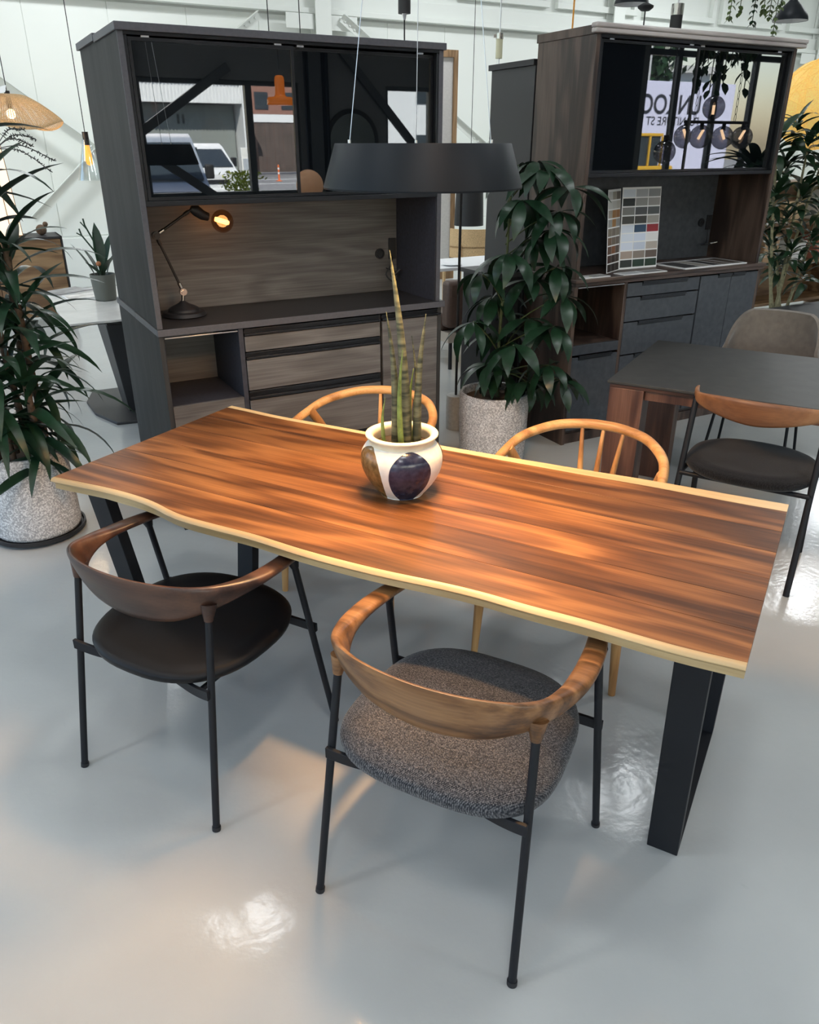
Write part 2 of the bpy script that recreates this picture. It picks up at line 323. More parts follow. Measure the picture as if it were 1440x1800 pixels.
# polished concrete floor: real wear in the gloss, faint mottling in the colour
def floor_mat():
    m, t, b = base('polished_grey_floor'); L = t.links; N = t.nodes.new
    tc = N('ShaderNodeTexCoord')
    n1 = N('ShaderNodeTexNoise'); n1.inputs['Scale'].default_value = 0.9; n1.inputs['Detail'].default_value = 6; n1.inputs['Roughness'].default_value = 0.6; L.new(tc.outputs['Object'], n1.inputs['Vector'])
    r = N('ShaderNodeValToRGB'); e = r.color_ramp.elements; e[0].position = 0.3; e[0].color = (0.395, 0.405, 0.395, 1); e[1].position = 0.7; e[1].color = (0.465, 0.475, 0.460, 1)
    L.new(n1.outputs['Fac'], r.inputs[0])
    # sparse scuffs
    mp = N('ShaderNodeMapping'); mp.inputs['Scale'].default_value = (9, 3, 1); mp.inputs['Rotation'].default_value = (0, 0, 0.7); L.new(tc.outputs['Object'], mp.inputs['Vector'])
    n3 = N('ShaderNodeTexNoise'); n3.inputs['Scale'].default_value = 2.2; n3.inputs['Detail'].default_value = 9; n3.inputs['Roughness'].default_value = 0.72; L.new(mp.outputs[0], n3.inputs['Vector'])
    r3 = N('ShaderNodeValToRGB'); q = r3.color_ramp.elements; q[0].position = 0.66; q[0].color = (1, 1, 1, 1); q[1].position = 0.78; q[1].color = (0.62, 0.63, 0.62, 1); L.new(n3.outputs['Fac'], r3.inputs[0])
    mx = N('ShaderNodeMix'); mx.data_type = 'RGBA'; mx.blend_type = 'MULTIPLY'; mx.inputs[0].default_value = 0.55; L.new(r.outputs[0], mx.inputs[6]); L.new(r3.outputs[0], mx.inputs[7])
    L.new(mx.outputs[2], b.inputs['Base Color'])
    n2 = N('ShaderNodeTexNoise'); n2.inputs['Scale'].default_value = 38; n2.inputs['Detail'].default_value = 4; L.new(tc.outputs['Object'], n2.inputs['Vector'])
    r2 = N('ShaderNodeMapRange'); r2.inputs['To Min'].default_value = 0.09; r2.inputs['To Max'].default_value = 0.20; L.new(n1.outputs['Fac'], r2.inputs['Value']); L.new(r2.outputs[0], b.inputs['Roughness'])
    bn = N('ShaderNodeBump'); bn.inputs['Strength'].default_value = 0.16; bn.inputs['Distance'].default_value = 0.004; L.new(n2.outputs['Fac'], bn.inputs['Height']); L.new(bn.outputs[0], b.inputs['Normal'])
    b.inputs['Specular IOR Level'].default_value = 0.38
    return m
M['floor'] = floor_mat()

# ------------------------------------------------------------------ room shell (building axes)
U0, U1, V0, V1, ZC = -5.0, 15.5, -9.0, 7.6, 4.9
room = lambda o: (setattr(o, 'location', O), setattr(o, 'rotation_euler', (0, 0, ANG)), o)[2]
room(struct('floor', MB().box(U0 - .2, U1 + .2, V0 - .2, V1 + .2, -0.12, 0), M['floor']))
room(struct('ceiling', MB().box(U0 - .2, U1 + .2, V0 - .2, V1 + .2, ZC, ZC + 0.2), M['wceil']))
wb_ = room(struct('wall_back', MB().box(U0, U1, V1 + 0.03, V1 + 0.2, 0, ZC), M['wpaint']))
pw = 0.92; k = 0
while U0 + k * pw < U1 - 0.1:                                     # steel wall panels, gap between them
    a = U0 + k * pw
    bx('panel', M['wwall'], wb_, a + 0.003, min(a + pw - 0.003, U1), V1 + 0.021, V1 + 0.03, 0.62, 3.16, 0.004); k += 1
bx('upper_panel', M['wwall'], wb_, U0, U1, V1 - 0.005, V1 + 0.03, 3.42, ZC, 0)
bx('skirting_panel', M['wwall'], wb_, U0, U1, V1 - 0.02, V1 + 0.03, 0.0, 0.60, 0.004)
room(struct('wall_right', MB().box(U1, U1 + .2, V0, V1, 0, ZC), M['wwall']))
# left wall with a row of high windows (out of the picture, they light the aisle)
lw = MB(); lw.box(U0 - .2, U0, V0, V1, 0, 0.8); lw.box(U0 - .2, U0, V0, V1, 3.6, ZC)
for a, b_ in ((V0, -7.6), (-5.0, -4.6), (-2.0, -1.6), (1.0, 1.4), (4.0, 4.4), (7.0, V1)): lw.box(U0 - .2, U0, a, b_, 0.8, 3.6)
room(struct('wall_left', lw, M['wpaint']))
for i, (a, b_) in enumerate(((-7.6, -5.0), (-4.6, -2.0), (-1.6, 1.0), (1.4, 4.0), (4.4, 7.0))):
    w = room(struct('window_%d' % (i + 1), MB().box(U0 - .13, U0 - .07, a, a + .06, .8, 3.6).box(U0 - .13, U0 - .07, b_ - .06, b_, .8, 3.6).box(U0 - .13, U0 - .07, a, b_, .8, .86).box(U0 - .13, U0 - .07, a, b_, 3.54, 3.6).box(U0 - .13, U0 - .07, (a + b_) / 2 - .03, (a + b_) / 2 + .03, .8, 3.6), M['dframe']))
    bx('pane', M['pane'], w, U0 - .103, U0 - .097, a + .06, (a + b_) / 2 - .03, .86, 3.54, 0); bx('pane', M['pane'], w, U0 - .103, U0 - .097, (a + b_) / 2 + .03, b_ - .06, .86, 3.54, 0)
# front wall with its glazing, partly seen in the black glass doors
op = [(-4.4, -1.6, .95, 2.5), (-1.3, 1.55, .95, 2.5), (1.95, 4.36, .95, 2.5), (5.84, 7.6, .95, 2.5), (10.75, 14.6, .35, 3.75)]  # first two windows never seen, added to bring daylight to the near floor
fw = MB(); xs = [U0] + [q for o_ in op for q in o_[:2]] + [U1]
for i in range(0, len(xs), 2): fw.box(xs[i], xs[i + 1], V0 - .2, V0, 0, ZC)
for a, b_, z0, z1 in op: fw.box(a, b_, V0 - .2, V0, 0, z0); fw.box(a, b_, V0 - .2, V0, z1, ZC)
room(struct('wall_front', fw, M['dwall']))
for i, (a, b_, z0, z1) in enumerate(op):
    divs = {2: [3.56], 4: [11.56, 12.66, 13.66]}.get(i, [(a + b_) / 2]); hs = [3.2] if i == 4 else []
    fm = MB(); y0, y1 = V0 - .14, V0 - .04
    fm.box(a, a + .06, y0, y1, z0, z1); fm.box(b_ - .06, b_, y0, y1, z0, z1); fm.box(a, b_, y0, y1, z0, z0 + .06); fm.box(a, b_, y0, y1, z1 - .06, z1)
    for d_ in divs: fm.box(d_ - .05, d_ + .05, y0, y1, z0, z1)
    for h_ in hs: fm.box(a, b_, y0, y1, h_ - .05, h_ + .05)
    w = room(struct('window_%d' % (i + 6), fm, M['dframe']))
    e_ = [a] + divs + [b_]
    for j in range(len(e_) - 1): bx('pane', M['pane'], w, e_[j] + .05, e_[j + 1] - .05, V0 - .093, V0 - .087, z0 + .05, z1 - .05, 0)
# white steel frame on the back wall: beam, columns, braces with gusset plates
def wpt(x, y, off=0.0): return onplane(x, y, B(0, V1 - off), V)
def loc_uv(p): d = p - O; return d.dot(U), d.dot(V), d.z
room(struct('beam_1', MB().box(U0, U1, V1 - .12, V1 - .005, 3.18, 3.24).box(U0, U1, V1 - .06, V1 - .005, 3.24, 3.42), M['wpaint'], bev=0.004))
cu = loc_uv(wpt(558, 25))[0]
for i, a in enumerate((cu - 5.0, cu, cu + 5.0, cu + 10.0)):
    o = room(struct('column_%d' % (i + 1), MB().box(a - .11, a + .11, V1 - .20, V1 - .185, 0, ZC).box(a - .007, a + .007, V1 - .185, V1 - .03, 0, ZC).box(a - .11, a + .11, V1 - .03, V1 - .015, 0, ZC), M['wpaint'], bev=0.003))
    for s_ in (-1, 1):
        bx('gusset_plate', M['wpaint'], o, *sorted((a + s_ * .12, a + s_ * .50)), V1 - .155, V1 - .147, 3.0, 3.17, .002)
def brace(n, p, q, w=.10):
    a = Vector(loc_uv(p)); b_ = Vector(loc_uv(q)); d = b_ - a; L_ = d.length; ang = math.atan2(d.z, d.x)
    o = struct(n, MB().box(0, L_, -.008, .0, -w / 2, w / 2).box(0, L_, -.07, .0, w / 2 - .008, w / 2), M['wpaint'])
    o.location = B(a.x, V1 - .20); o.location.z = a.z; o.rotation_euler = Euler((0, -ang, ANG), 'XYZ')
    for t_ in (.06, .14, .22):
        for e_ in (t_, L_ - t_): obj('bolt', MB().cyl((e_, -.022, 0), (e_, -.008, 0), .017, n=6), M['wpaint'], o)
    return o
n1 = wpt(176, 262, .2); n2 = wpt(851, 258, .2)
brace('brace_1', wpt(-260, -40, .2), n1 + Vector((0, 0, -.05))); brace('brace_2', wpt(60, 386, .2) , n1)
brace('brace_3', n1, wpt(455, 26, .2)); brace('brace_4', wpt(600, 32, .2), n2); brace('brace_5', n2, wpt(1010, 120, .2)); brace('brace_6', n2, wpt(1000, 380, .2))
# upper steel sash frames at the far end of the wall
for i in range(5):
    a = 6.2 + i * 1.75
    room(struct('trim_%d' % (i + 1), MB().box(a, a + 1.6, V1 - .09, V1 - .006, 3.50, 3.58).box(a, a + 1.6, V1 - .09, V1 - .006, 4.25, 4.33).box(a, a + .08, V1 - .09, V1 - .006, 3.58, 4.25).box(a + 1.52, a + 1.6, V1 - .09, V1 - .006, 3.58, 4.25), M['wpaint'], bev=.004))

# ------------------------------------------------------------------ ceiling lamps, out of view: added panels and warm spotlights
def unseen_ceil_lamp(u, v, e, c=(0.93, 0.97, 1.0)):  # unseen panels, added for fill; a few match lamps mirrored in the floor
    t = thing('unseen_ceiling_light', 'unseen white ceiling light panel added under the hall roof', 'ceiling light', B(u, v, ZC - .35), ANG, 'unseen ceiling light panels')
    bx('housing', M['wpaint'], t, -.33, .33, -.23, .23, .02, .08); bx('diffuser', M['tube'], t, -.31, .31, -.21, .21, .0, .02, 0)
    for s_ in (-.25, .25): obj('rod', MB().cyl((s_, 0, .08), (s_, 0, .35), .006, n=6), M['wpaint'], t)
    light('AREA', 'lamp', t, (0, 0, -.01), e, c, shape='RECTANGLE', size=.6, size_y=.4)
for u, v, e in [(-2.6, -1.6, 30), (1.0, -2.0, 24), (-.7, -3.9, 28), (4.4, -2.2, 34), (.45, 1.44, 12), (4.24, .9, 14), (9.4, 2.53, 45), (-2.2, -5.6, 32), (3.0, -5.2, 36), (-2.4, 5.0, 40), (1.0, 5.6, 76), (5.6, 5.2, 76), (9.6, 5.4, 76), (13.0, 4.6, 76), (-3.0, 1.6, 26)]: unseen_ceil_lamp(u, v, e)
def spot_lamp(p, target, e, ang, lab, c=(1, .54, .22)):
    p = Vector(p); d = (Vector(target) - p).normalized()
    t = thing('track_spotlight', lab, 'spotlight', p, 0, 'warm track spotlights')
    q = d.to_track_quat('-Z', 'Y')
    can = obj('can', MB().lathe([(.001, .10), (.035, .10), (.04, .09), (.04, -.03), (.036, -.03), (.034, .02), (.001, .02)], 24), M['matte'], t, 30); can.rotation_mode = 'QUATERNION'; can.rotation_quaternion = q
    obj('lens', MB().lathe([(.001, .0), (.033, .0)], 20), M['led'], can)
    obj('bracket', MB().cyl((0, 0, .05), (0, 0, ZC - p.z), .008, n=8), M['matte'], t)
    l = light('SPOT', 'beam', t, d * .05, e, c, spot_size=ang, spot_blend=.8, shadow_soft_size=.10); l.rotation_mode = 'QUATERNION'; l.rotation_quaternion = q
spot_lamp((0.30, 1.20, 3.7), (0.12, 1.74, .72), 520, R(21), 'black track spotlight aimed at the walnut tabletop')
spot_lamp((-0.9, 0.55, 3.7), (-0.32, 1.02, 0), 26, R(24), 'black track spotlight aimed at the open floor')
spot_lamp((-0.16, 3.41, 3.7), (-0.05, 1.02, 0), 45, R(12), 'black track spotlight aimed beside the tweed chair')
spot_lamp((-1.6, 1.9, 3.7), (-0.9, 1.45, 0), 20, R(26), 'black track spotlight aimed beside the leather chair')

# ------------------------------------------------------------------ dining table with live edges
TA = R(-28.874)
AX = Vector((math.cos(TA), math.sin(TA), 0)); AY = Vector((-math.sin(TA), math.cos(TA), 0))
TN = Vector((-1.1077, 2.2151, 0))
def T(a, b, z=0.0): return TN + AX * a + AY * b + Vector((0, 0, z))
def interp(tab, x):
    if x <= tab[0][0]: return tab[0][1]
    for (a, b), (c, d) in zip(tab, tab[1:]):
        if x <= c:
            t = (x - a) / (c - a); t = t * t * (3 - 2 * t) * .5 + t * .5; return b + (d - b) * t
    return tab[-1][1]
def smooth_tab(tab): return lambda x: sum(interp(tab, x + d) for d in (-.06, -.04, -.02, 0, .02, .04, .06)) / 7
NT = [(-.011, .003), (.115, .017), (.256, .029), (.398, .023), (.528, -.012), (.657, -.010), (.804, -.004), (.918, -.012), (1.022, -.014), (1.18, -.007), (1.35, .012), (1.43, .019), (1.567, .014), (1.692, .020), (1.811, .015), (1.923, .015), (2.021, .026)]
NB = [(-.052, .027), (.089, .030), (.251, .026), (.389, .024), (.512, -.002), (.647, -.005), (.79, .008), (.902, .005), (1.006, .006), (1.166, .014), (1.337, .038), (1.423, .037), (1.562, .033), (1.692, .030), (1.812, .031), (1.923, .042), (2.026, .046)]
FE = [(-.01, .846), (.269, .830), (.519, .837), (.934, .842), (1.14, .851), (1.371, .863), (1.654, .881), (1.883, .886), (2.009, .892)]
yN, yB, yF = smooth_tab(NT), smooth_tab(NB), smooth_tab(FE)
tb = thing('dining_table', 'long walnut dining table with pale live edges on black steel legs', 'table', TN, TA)
ZT, ZB = 0.72, 0.682
XS = [0.0 + 2.016 * i / 80 for i in range(81)]
def strip(name, y0, y1, mat, gap=.0007):
    rings = [[(x, y0(x) + gap, ZB), (x, y1(x) - gap, ZB), (x, y1(x) - gap, ZT - .0006), (x, y1(x) - gap - .0006, ZT), (x, y0(x) + gap + .0006, ZT), (x, y0(x) + gap, ZT - .0006)] for x in XS]
    return obj(name, MB().loft(rings), mat, tb, 30)
near_in = lambda x: yN(x) + .006
far_in = lambda x: yF(x) - .030 - .03 * min(1, max(0, (x - .7) / 1.2))
SE = [near_in, lambda x: .152, lambda x: .292, lambda x: .408, lambda x: .556, lambda x: .690, far_in]
for a, b_ in zip(SE, SE[1:]): strip('plank', a, b_, M['top'])
rings = []
for x in XS:
    yt = yN(x); yb = yB(x)
    rings.append([(x, near_in(x) - .0004, ZB), (x, near_in(x) - .0004, ZT), (x, yt - .001, ZT - .0004), (x, yt - .007, ZT - .003), (x, yt - .011, ZT - .009), (x, yt - .010 + (yb - yt + .010) * .45, ZT - .023), (x, min(yb, near_in(x) - .003), ZB)])
obj('live_edge', MB().loft(rings), M['sap'], tb, 40)
rings = []
for x in XS:
    y = yF(x)
    rings.append([(x, far_in(x) + .0004, ZB), (x, y - .012, ZB), (x, y + .004, ZT - .02), (x, y + .002, ZT - .006), (x, y - .005, ZT), (x, far_in(x) + .0004, ZT)])
obj('live_edge', MB().loft(rings), M['sap'], tb, 40)
for x0, x1 in ((.072, .150), (1.876, 1.953)):
    bx('top_plate', M['steel'], tb, x0, x1, .07, .81, ZB - .010, ZB - .0003, .001); bx('foot_bar', M['steel'], tb, x0, x1, .20, .70, 0, .010, .001)
    for yt, yb, th in ((.060, .173, .040), (.820, .727, -.040)):
        a, b_ = sorted((yb, yb + th)); c, d = sorted((yt, yt + th))
        obj('leg', MB().hexa([(x0, a, 0), (x1, a, 0), (x1, b_, 0), (x0, b_, 0)], [(x0, c, ZB - .010), (x1, c, ZB - .010), (x1, d, ZB - .010), (x0, d, ZB - .010)]), M['steel'], tb, bev=.002)

# ------------------------------------------------------------------ armchairs with bent wooden rail
def seat_mesh(a, b, zt, zb, dome, e=2.6, nr=9, na=56, yshift=0.0, taper=0.0, edge=.45):
    def pt(r, th, z):
        c, s_ = math.cos(th), math.sin(th)
        x = a * math.copysign(abs(c) ** (2 / e), c); y = b * math.copysign(abs(s_) ** (2 / e), s_)
        x *= 1 + taper * (y / b)
        return (x * r, y * r + yshift, z)
    rings = []
    prof = [(i / nr, zt + dome * (1 - (i / nr) ** 2)) for i in range(1, nr)]
    prof = [(.02, zt + dome)] + [(r, z) for r, z in prof if r < .90]
    h = zt - zb
    prof += [(.93, zt - .005), (.97, zt - h * .14), (.993, zt - h * .3), (1.0, zt - h * edge), (.985, zt - h * .72), (.94, zt - h * .92), (.86, zb), (.02, zb)]
    for r, z in prof: rings.append([pt(r, 2 * math.pi * j / na, z) for j in range(na)])
    return MB().loft(rings)
def rail_mesh(pts, n=8, m=18, e=2.7):
    st = crom(pts, n); rings = []
    for i, q in enumerate(st):
        a = st[max(i - 1, 0)]; b_ = st[min(i + 1, len(st) - 1)]
        t = Vector((b_[0] - a[0], b_[1] - a[1], 0)).normalized(); nn = Vector((t.y, -t.x, 0))
        x, y, zt, w, h, lean = q; ring = []
        for j in range(m):
            th = 2 * math.pi * j / m; c, s_ = math.cos(th), math.sin(th)
            p = math.copysign(abs(c) ** (2 / e), c) * w / 2; q_ = math.copysign(abs(s_) ** (2 / e), s_) * h / 2
            ring.append((x + nn.x * (p + lean * q_), y + nn.y * (p + lean * q_), zt - h / 2 + q_))
        rings.append(ring)
    return MB().loft(rings)
def armchair(name, label, loc, rz, rail_mat, seat_mat, fat):
    t = thing(name, label, 'chair', loc, rz, 'bent-rail armchairs at the dining table')
    half = [(-.254, .165, .655, .044, .018, 0), (-.264, .10, .660, .050, .020, 0), (-.268, .0, .668, .050, .025, .0), (-.256, -.09, .682, .040, .048, .15), (-.218, -.165, .698, .028, .086, .30), (-.13, -.212, .708, .021, .126, .30), (0, -.230, .710, .019, .138, .28)]
    pts = half + [(-x, y, z, w, h, l) for x, y, z, w, h, l in reversed(half[:-1])]
    obj('back_rail', rail_mesh(pts), rail_mat, t, 60)
    fb = []
    for x, y, z in crom([(-.240, -.212, .408), (-.17, -.195, .392), (0, -.160, .382), (.17, -.195, .392), (.240, -.212, .408)], 6):
        fb.append([(x, y - .005, z - .014), (x, y + .005, z - .014), (x, y + .005, z + .014), (x, y - .005, z + .014)])
    fm = MB().loft(fb)
    fm.box(-.284, .284, .19, .20, .372, .398); fm.box(-.19, -.18, -.192, .195, .380, .392); fm.box(.18, .19, -.192, .195, .380, .392)
    obj('seat_frame', fm, M['steel'], t, bev=.001)
    for s_ in (-1, 1):
        l = obj('leg', MB().cyl((s_ * .250, -.258, .004), (s_ * .228, -.163, .628), .0095, n=16), M['steel'], t, 40)
        obj('foot_cap', MB().cyl((s_ * .250, -.258, 0), (s_ * .2495, -.256, .012), .0115, n=14), M['matte'], l, 40)
        obj('bracket', MB().cyl((s_ * .229, -.168, .600), (s_ * .226, -.158, .645), .011, .022, 14), rail_mat, l, 40)
        l = obj('leg', MB().cyl((s_ * .289, .258, .004), (s_ * .268, .128, .640), .0095, n=16), M['steel'], t, 40)
        obj('foot_cap', MB().cyl((s_ * .289, .258, 0), (s_ * .2885, .256, .012), .0115, n=14), M['matte'], l, 40)
        obj('bracket', MB().cyl((s_ * .269, .134, .612), (s_ * .267, .124, .648), .011, .020, 14), M['steel'], l, 40)
    if fat: obj('seat', seat_mesh(.258, .252, .452, .392, .018, 3.0, yshift=.010, taper=-.05), seat_mat, t, 70)
    else: obj('seat', seat_mesh(.258, .252, .446, .402, -.014, 2.5, yshift=.005, taper=.0, edge=.35), seat_mat, t, 70)
    return t
armchair('armchair', 'armchair with warm walnut bent rail and grey tweed seat', (.123, 1.433, 0), R(-28.0), M['mwal'], M['fab'], True)
armchair('armchair', 'armchair with dark walnut bent rail and black leather seat', (-.612, 1.855, 0), R(-28.3), M['dwal'], M['leather'], False)

# ------------------------------------------------------------------ oak hoop chairs on the far side
def hoop_chair(label, mid):
    t = thing('oak_chair', label, 'chair', mid, TA, 'oak hoop-back chairs at the dining table')
    # local: +y away from the table
    half = [(-.262, .0, .652), (-.272, .10, .658), (-.272, .22, .684), (-.245, .34, .716), (-.17, .445, .736), (-.08, .492, .744), (0, .503, .746)]
    pts = half + [(-x, y, z) for x, y, z in reversed(half[:-1])]
    st = crom(pts, 7); n_ = len(st)
    obj('hoop_rail', MB().tube(st, [.0145 + .003 * math.sin(math.pi * i / (n_ - 1)) for i in range(n_)], 14), M['oak'], t, 60)
    for tx, bx_, in ((-.075, -.045), (0, 0), (.075, .045)):
        ty = .503 - .35 * abs(tx) ** 1.3
        obj('spindle', MB().tube([(tx, ty, .742), ((tx + bx_) / 2 * 1.0, (ty + .425) / 2, .59), (bx_, .425, .43)], [.0062, .0105, .008], 10), M['oakz'], t, 60)
    for s_ in (-1, 1):
        obj('leg', MB().tube([(s_ * .250, 0, 0), (s_ * .240, .010, .25), (s_ * .228, .02, .45)], [.012, .0185, .016], 12), M['oakz'], t, 60)
        obj('leg', MB().tube(crom([(s_ * .20, .47, 0), (s_ * .205, .42, .25), (s_ * .215, .375, .45), (s_ * .235, .31, .60), (s_ * .264, .255, .697)], 4), [.012 + .006 * min(1, i / 6) for i in range(17)], 12), M['oakz'], t, 60)
        obj('arm_post', MB().tube([(s_ * .228, .02, .45), (s_ * .248, .015, .56), (s_ * .263, .01, .648)], [.012, .010, .009], 10), M['oakz'], t, 60)
    obj('seat_rail', MB().tube([(-.22, .02, .40), (.22, .02, .40)], .013, 10).tube([(-.21, .385, .40), (.21, .385, .40)], .013, 10).tube([(-.22, .02, .40), (-.21, .385, .40)], .013, 10).tube([(.22, .02, .40), (.21, .385, .40)], .013, 10).tube([(-.208, .03, .22), (.208, .03, .22)], .009, 10), M['oak'], t, 60)
    obj('seat', MB().prism([(-.228, .005), (.228, .005), (.215, .40), (-.215, .40)], .405, .432), M['cord'], t, bev=.008)
    return t
hoop_chair('oak hoop-back chair facing the corner of the dark ceramic table', T(1.376, .735))
hoop_chair('oak hoop-back chair between the plant vase and the drawers', T(.52, .75))

# ------------------------------------------------------------------ plant pot on the table
def vase_mat():
    m, t, b = base('hand_painted_glaze'); L = t.links; N = t.nodes.new
    tc = N('ShaderNodeTexCoord'); sx = N('ShaderNodeSeparateXYZ'); L.new(tc.outputs['Object'], sx.inputs[0])
    at = N('ShaderNodeMath'); at.operation = 'ARCTAN2'; L.new(sx.outputs['Y'], at.inputs[0]); L.new(sx.outputs['X'], at.inputs[1])
    def M_(op, a, bb=None, c=None):
        n = N('ShaderNodeMath'); n.operation = op
        for i, q in enumerate((a, bb, c)):
            if q is None: continue
            if isinstance(q, (int, float)): n.inputs[i].default_value = q
            else: L.new(q, n.inputs[i])
        return n.outputs[0]
    nz = N('ShaderNodeTexNoise'); nz.inputs['Scale'].default_value = 30; L.new(tc.outputs['Object'], nz.inputs['Vector'])
    wob = M_('MULTIPLY_ADD', nz.outputs['Fac'], 0.10, -0.05)
    zz = M_('DIVIDE', M_('SUBTRACT', sx.outputs['Z'], 0.074), 0.086)
    zz2 = M_('POWER', M_('ABSOLUTE', zz), 2.6)
    def mask(th, w):
        d = M_('ABSOLUTE', M_('WRAP', M_('SUBTRACT', at.outputs[0], th), math.pi, -math.pi))
        e = M_('POWER', M_('DIVIDE', d, w), 2.0)
        return M_('LESS_THAN', M_('ADD', M_('ADD', e, zz2), wob), 1.0)
    cur = None
    nz2 = N('ShaderNodeTexNoise'); nz2.inputs['Scale'].default_value = 55; nz2.inputs['Detail'].default_value = 6; L.new(tc.outputs['Object'], nz2.inputs['Vector'])
    def ramp(a, c):
        r = N('ShaderNodeValToRGB'); r.color_ramp.elements[0].position = .35; r.color_ramp.elements[1].position = .68
        r.color_ramp.elements[0].color = col(a); r.color_ramp.elements[1].color = col(c); L.new(nz2.outputs['Fac'], r.inputs[0]); return r.outputs[0]
    cur = ramp((.70, .65, .58), (.76, .72, .66))
    navy = ramp((.010, .013, .035), (.035, .040, .075)); bron = ramp((.105, .058, .018), (.22, .13, .045))
    total = None
    for th, w, c_ in ((R(-77), .55, navy), (R(-152), .56, bron), (R(14), .5, bron), (R(72), .45, navy), (R(136), .5, bron)):
        k = mask(th, w); mx = N('ShaderNodeMix'); mx.data_type = 'RGBA'; L.new(k, mx.inputs[0]); L.new(cur, mx.inputs[6]); L.new(c_, mx.inputs[7]); cur = mx.outputs[2]
        total = k if total is None else M_('MAXIMUM', total, k)
    L.new(cur, b.inputs['Base Color'])
    L.new(M_('MULTIPLY_ADD', total, -0.36, 0.55), b.inputs['Roughness'])
    bn = N('ShaderNodeBump'); bn.inputs['Strength'].default_value = 0.25; bn.inputs['Distance'].default_value = .001; L.new(nz2.outputs['Fac'], bn.inputs['Height']); L.new(bn.outputs[0], b.inputs['Normal'])
    return m
M['vase'] = vase_mat(); M['rim'] = plain('cream_glaze', (.72, .65, .48), .45, noise=.06)
def band_leaf(name):
    m, t, b = base(name); L = t.links; N = t.nodes.new
    tc = N('ShaderNodeTexCoord'); n = N('ShaderNodeTexNoise'); n.inputs['Scale'].default_value = 22; n.inputs['Detail'].default_value = 3
    mp = N('ShaderNodeMapping'); mp.inputs['Scale'].default_value = (.6, .6, 3.2); L.new(tc.outputs['Object'], mp.inputs['Vector']); L.new(mp.outputs[0], n.inputs['Vector'])
    r = N('ShaderNodeValToRGB'); e = r.color_ramp.elements; e[0].position = .40; e[0].color = (.022, .030, .019, 1); e[1].position = .64; e[1].color = (.145, .15, .088, 1)
    L.new(n.outputs['Fac'], r.inputs[0]); L.new(r.outputs[0], b.inputs['Base Color']); b.inputs['Roughness'].default_value = .5; return m
M['snake'] = band_leaf('banded_snake_plant_leaf'); M['snaketip'] = plain('young_green_leaf', (.13, .19, .045), .5, noise=.4, nscale=60)
VB = Vector((-.022, 2.108, .72))
vt = thing('potted_snake_plant', 'round ceramic pot with navy and bronze ovals holding upright snake plant', 'potted plant', VB, 0)
prof = [(.001, 0), (.058, 0), (.064, .004), (.082, .024), (.100, .050), (.114, .080), (.1195, .106), (.117, .130), (.106, .150), (.095, .160)]
obj('pot', MB().lathe(crom(prof, 4), 72), M['vase'], vt, 60)
obj('rim', MB().lathe(crom([(.095, .159), (.094, .168), (.099, .176), (.1045, .181), (.104, .186), (.097, .188), (.086, .185), (.082, .176), (.083, .165), (.085, .15)], 3), 64), M['rim'], vt, 60)
obj('soil', MB().lathe([(.001, .155), (.05, .153), (.088, .150)], 32), M['soild'], vt, 60)
def vl(px, py, yoff=0.0): return ony(px, py, VB.y + yoff) - VB
for bx0, by0, tx, ty, r0, yo, mt in ((715, 770, 685, 440, .0155, .0, 'snake'), (695, 772, 679, 548, .0125, .01, 'snake'), (733, 770, 749, 552, .0125, .0, 'snake'), (706, 772, 708, 615, .0085, -.03, 'snaketip'), (722, 768, 727, 648, .008, .02, 'snaketip'), (703, 755, 697, 545, .009, .045, 'snake'), (677, 772, 677, 700, .006, -.02, 'snaketip'), (728, 764, 724, 590, .007, .05, 'snake')):
    a = vl(bx0, by0, yo); a.z = .145; b_ = vl(tx, ty, yo); mid = (a + b_) / 2; bow = Vector((.008 if tx < bx0 else -.006, 0, 0))
    pts = crom([a, a * .7 + b_ * .3 + bow, a * .35 + b_ * .65 + bow * 1.2, b_], 6); n_ = len(pts)
    obj('leaf', MB().tube(pts, [max(r0 * (1 - (i / (n_ - 1)) ** 2.2), .0012) for i in range(n_)], 12), M[mt], vt, 60)

# ------------------------------------------------------------------ pendant over the table
PC = Vector((.034, 2.16, 1.55))
pt_ = thing('pendant_lamp', 'wide charcoal drum pendant lamp on three thin cables over walnut table', 'pendant lamp', PC, 0)
obj('shade', MB().lathe([(.001, .092), (.212, .092), (.2185, .100), (.221, .104), (.2225, .102), (.254, .004), (.253, .0), (.250, .001), (.219, .095), (.214, .088), (.001, .088)], 96), M['shade'], pt_, 30)
obj('diffuser', MB().lathe([(.001, .060), (.226, .060), (.226, .066), (.001, .066)], 64), M['led'], pt_, 30)
for a in (R(187), R(95), R(-28)):
    x, y = .185 * math.cos(a), .185 * math.sin(a)
    c_ = obj('cable', MB().cyl((x, y, .10), (.012 * math.cos(a), .012 * math.sin(a), 1.42), .0011, n=6), M['alu'], pt_, 40)
    obj('cable_grip', MB().cyl((x, y, .098), (x, y, .112), .004, n=10), M['alu'], c_, 40)
obj('canopy', MB().cyl((0, 0, 1.42), (0, 0, 1.47), .055, n=32).cyl((0, 0, 1.47), (0, 0, ZC - PC.z), .004, n=8), M['matte'], pt_, 40)
light('AREA', 'downlight', pt_, (0, 0, .055), 34.0, (1, .55, .23), shape='DISK', size=.42)

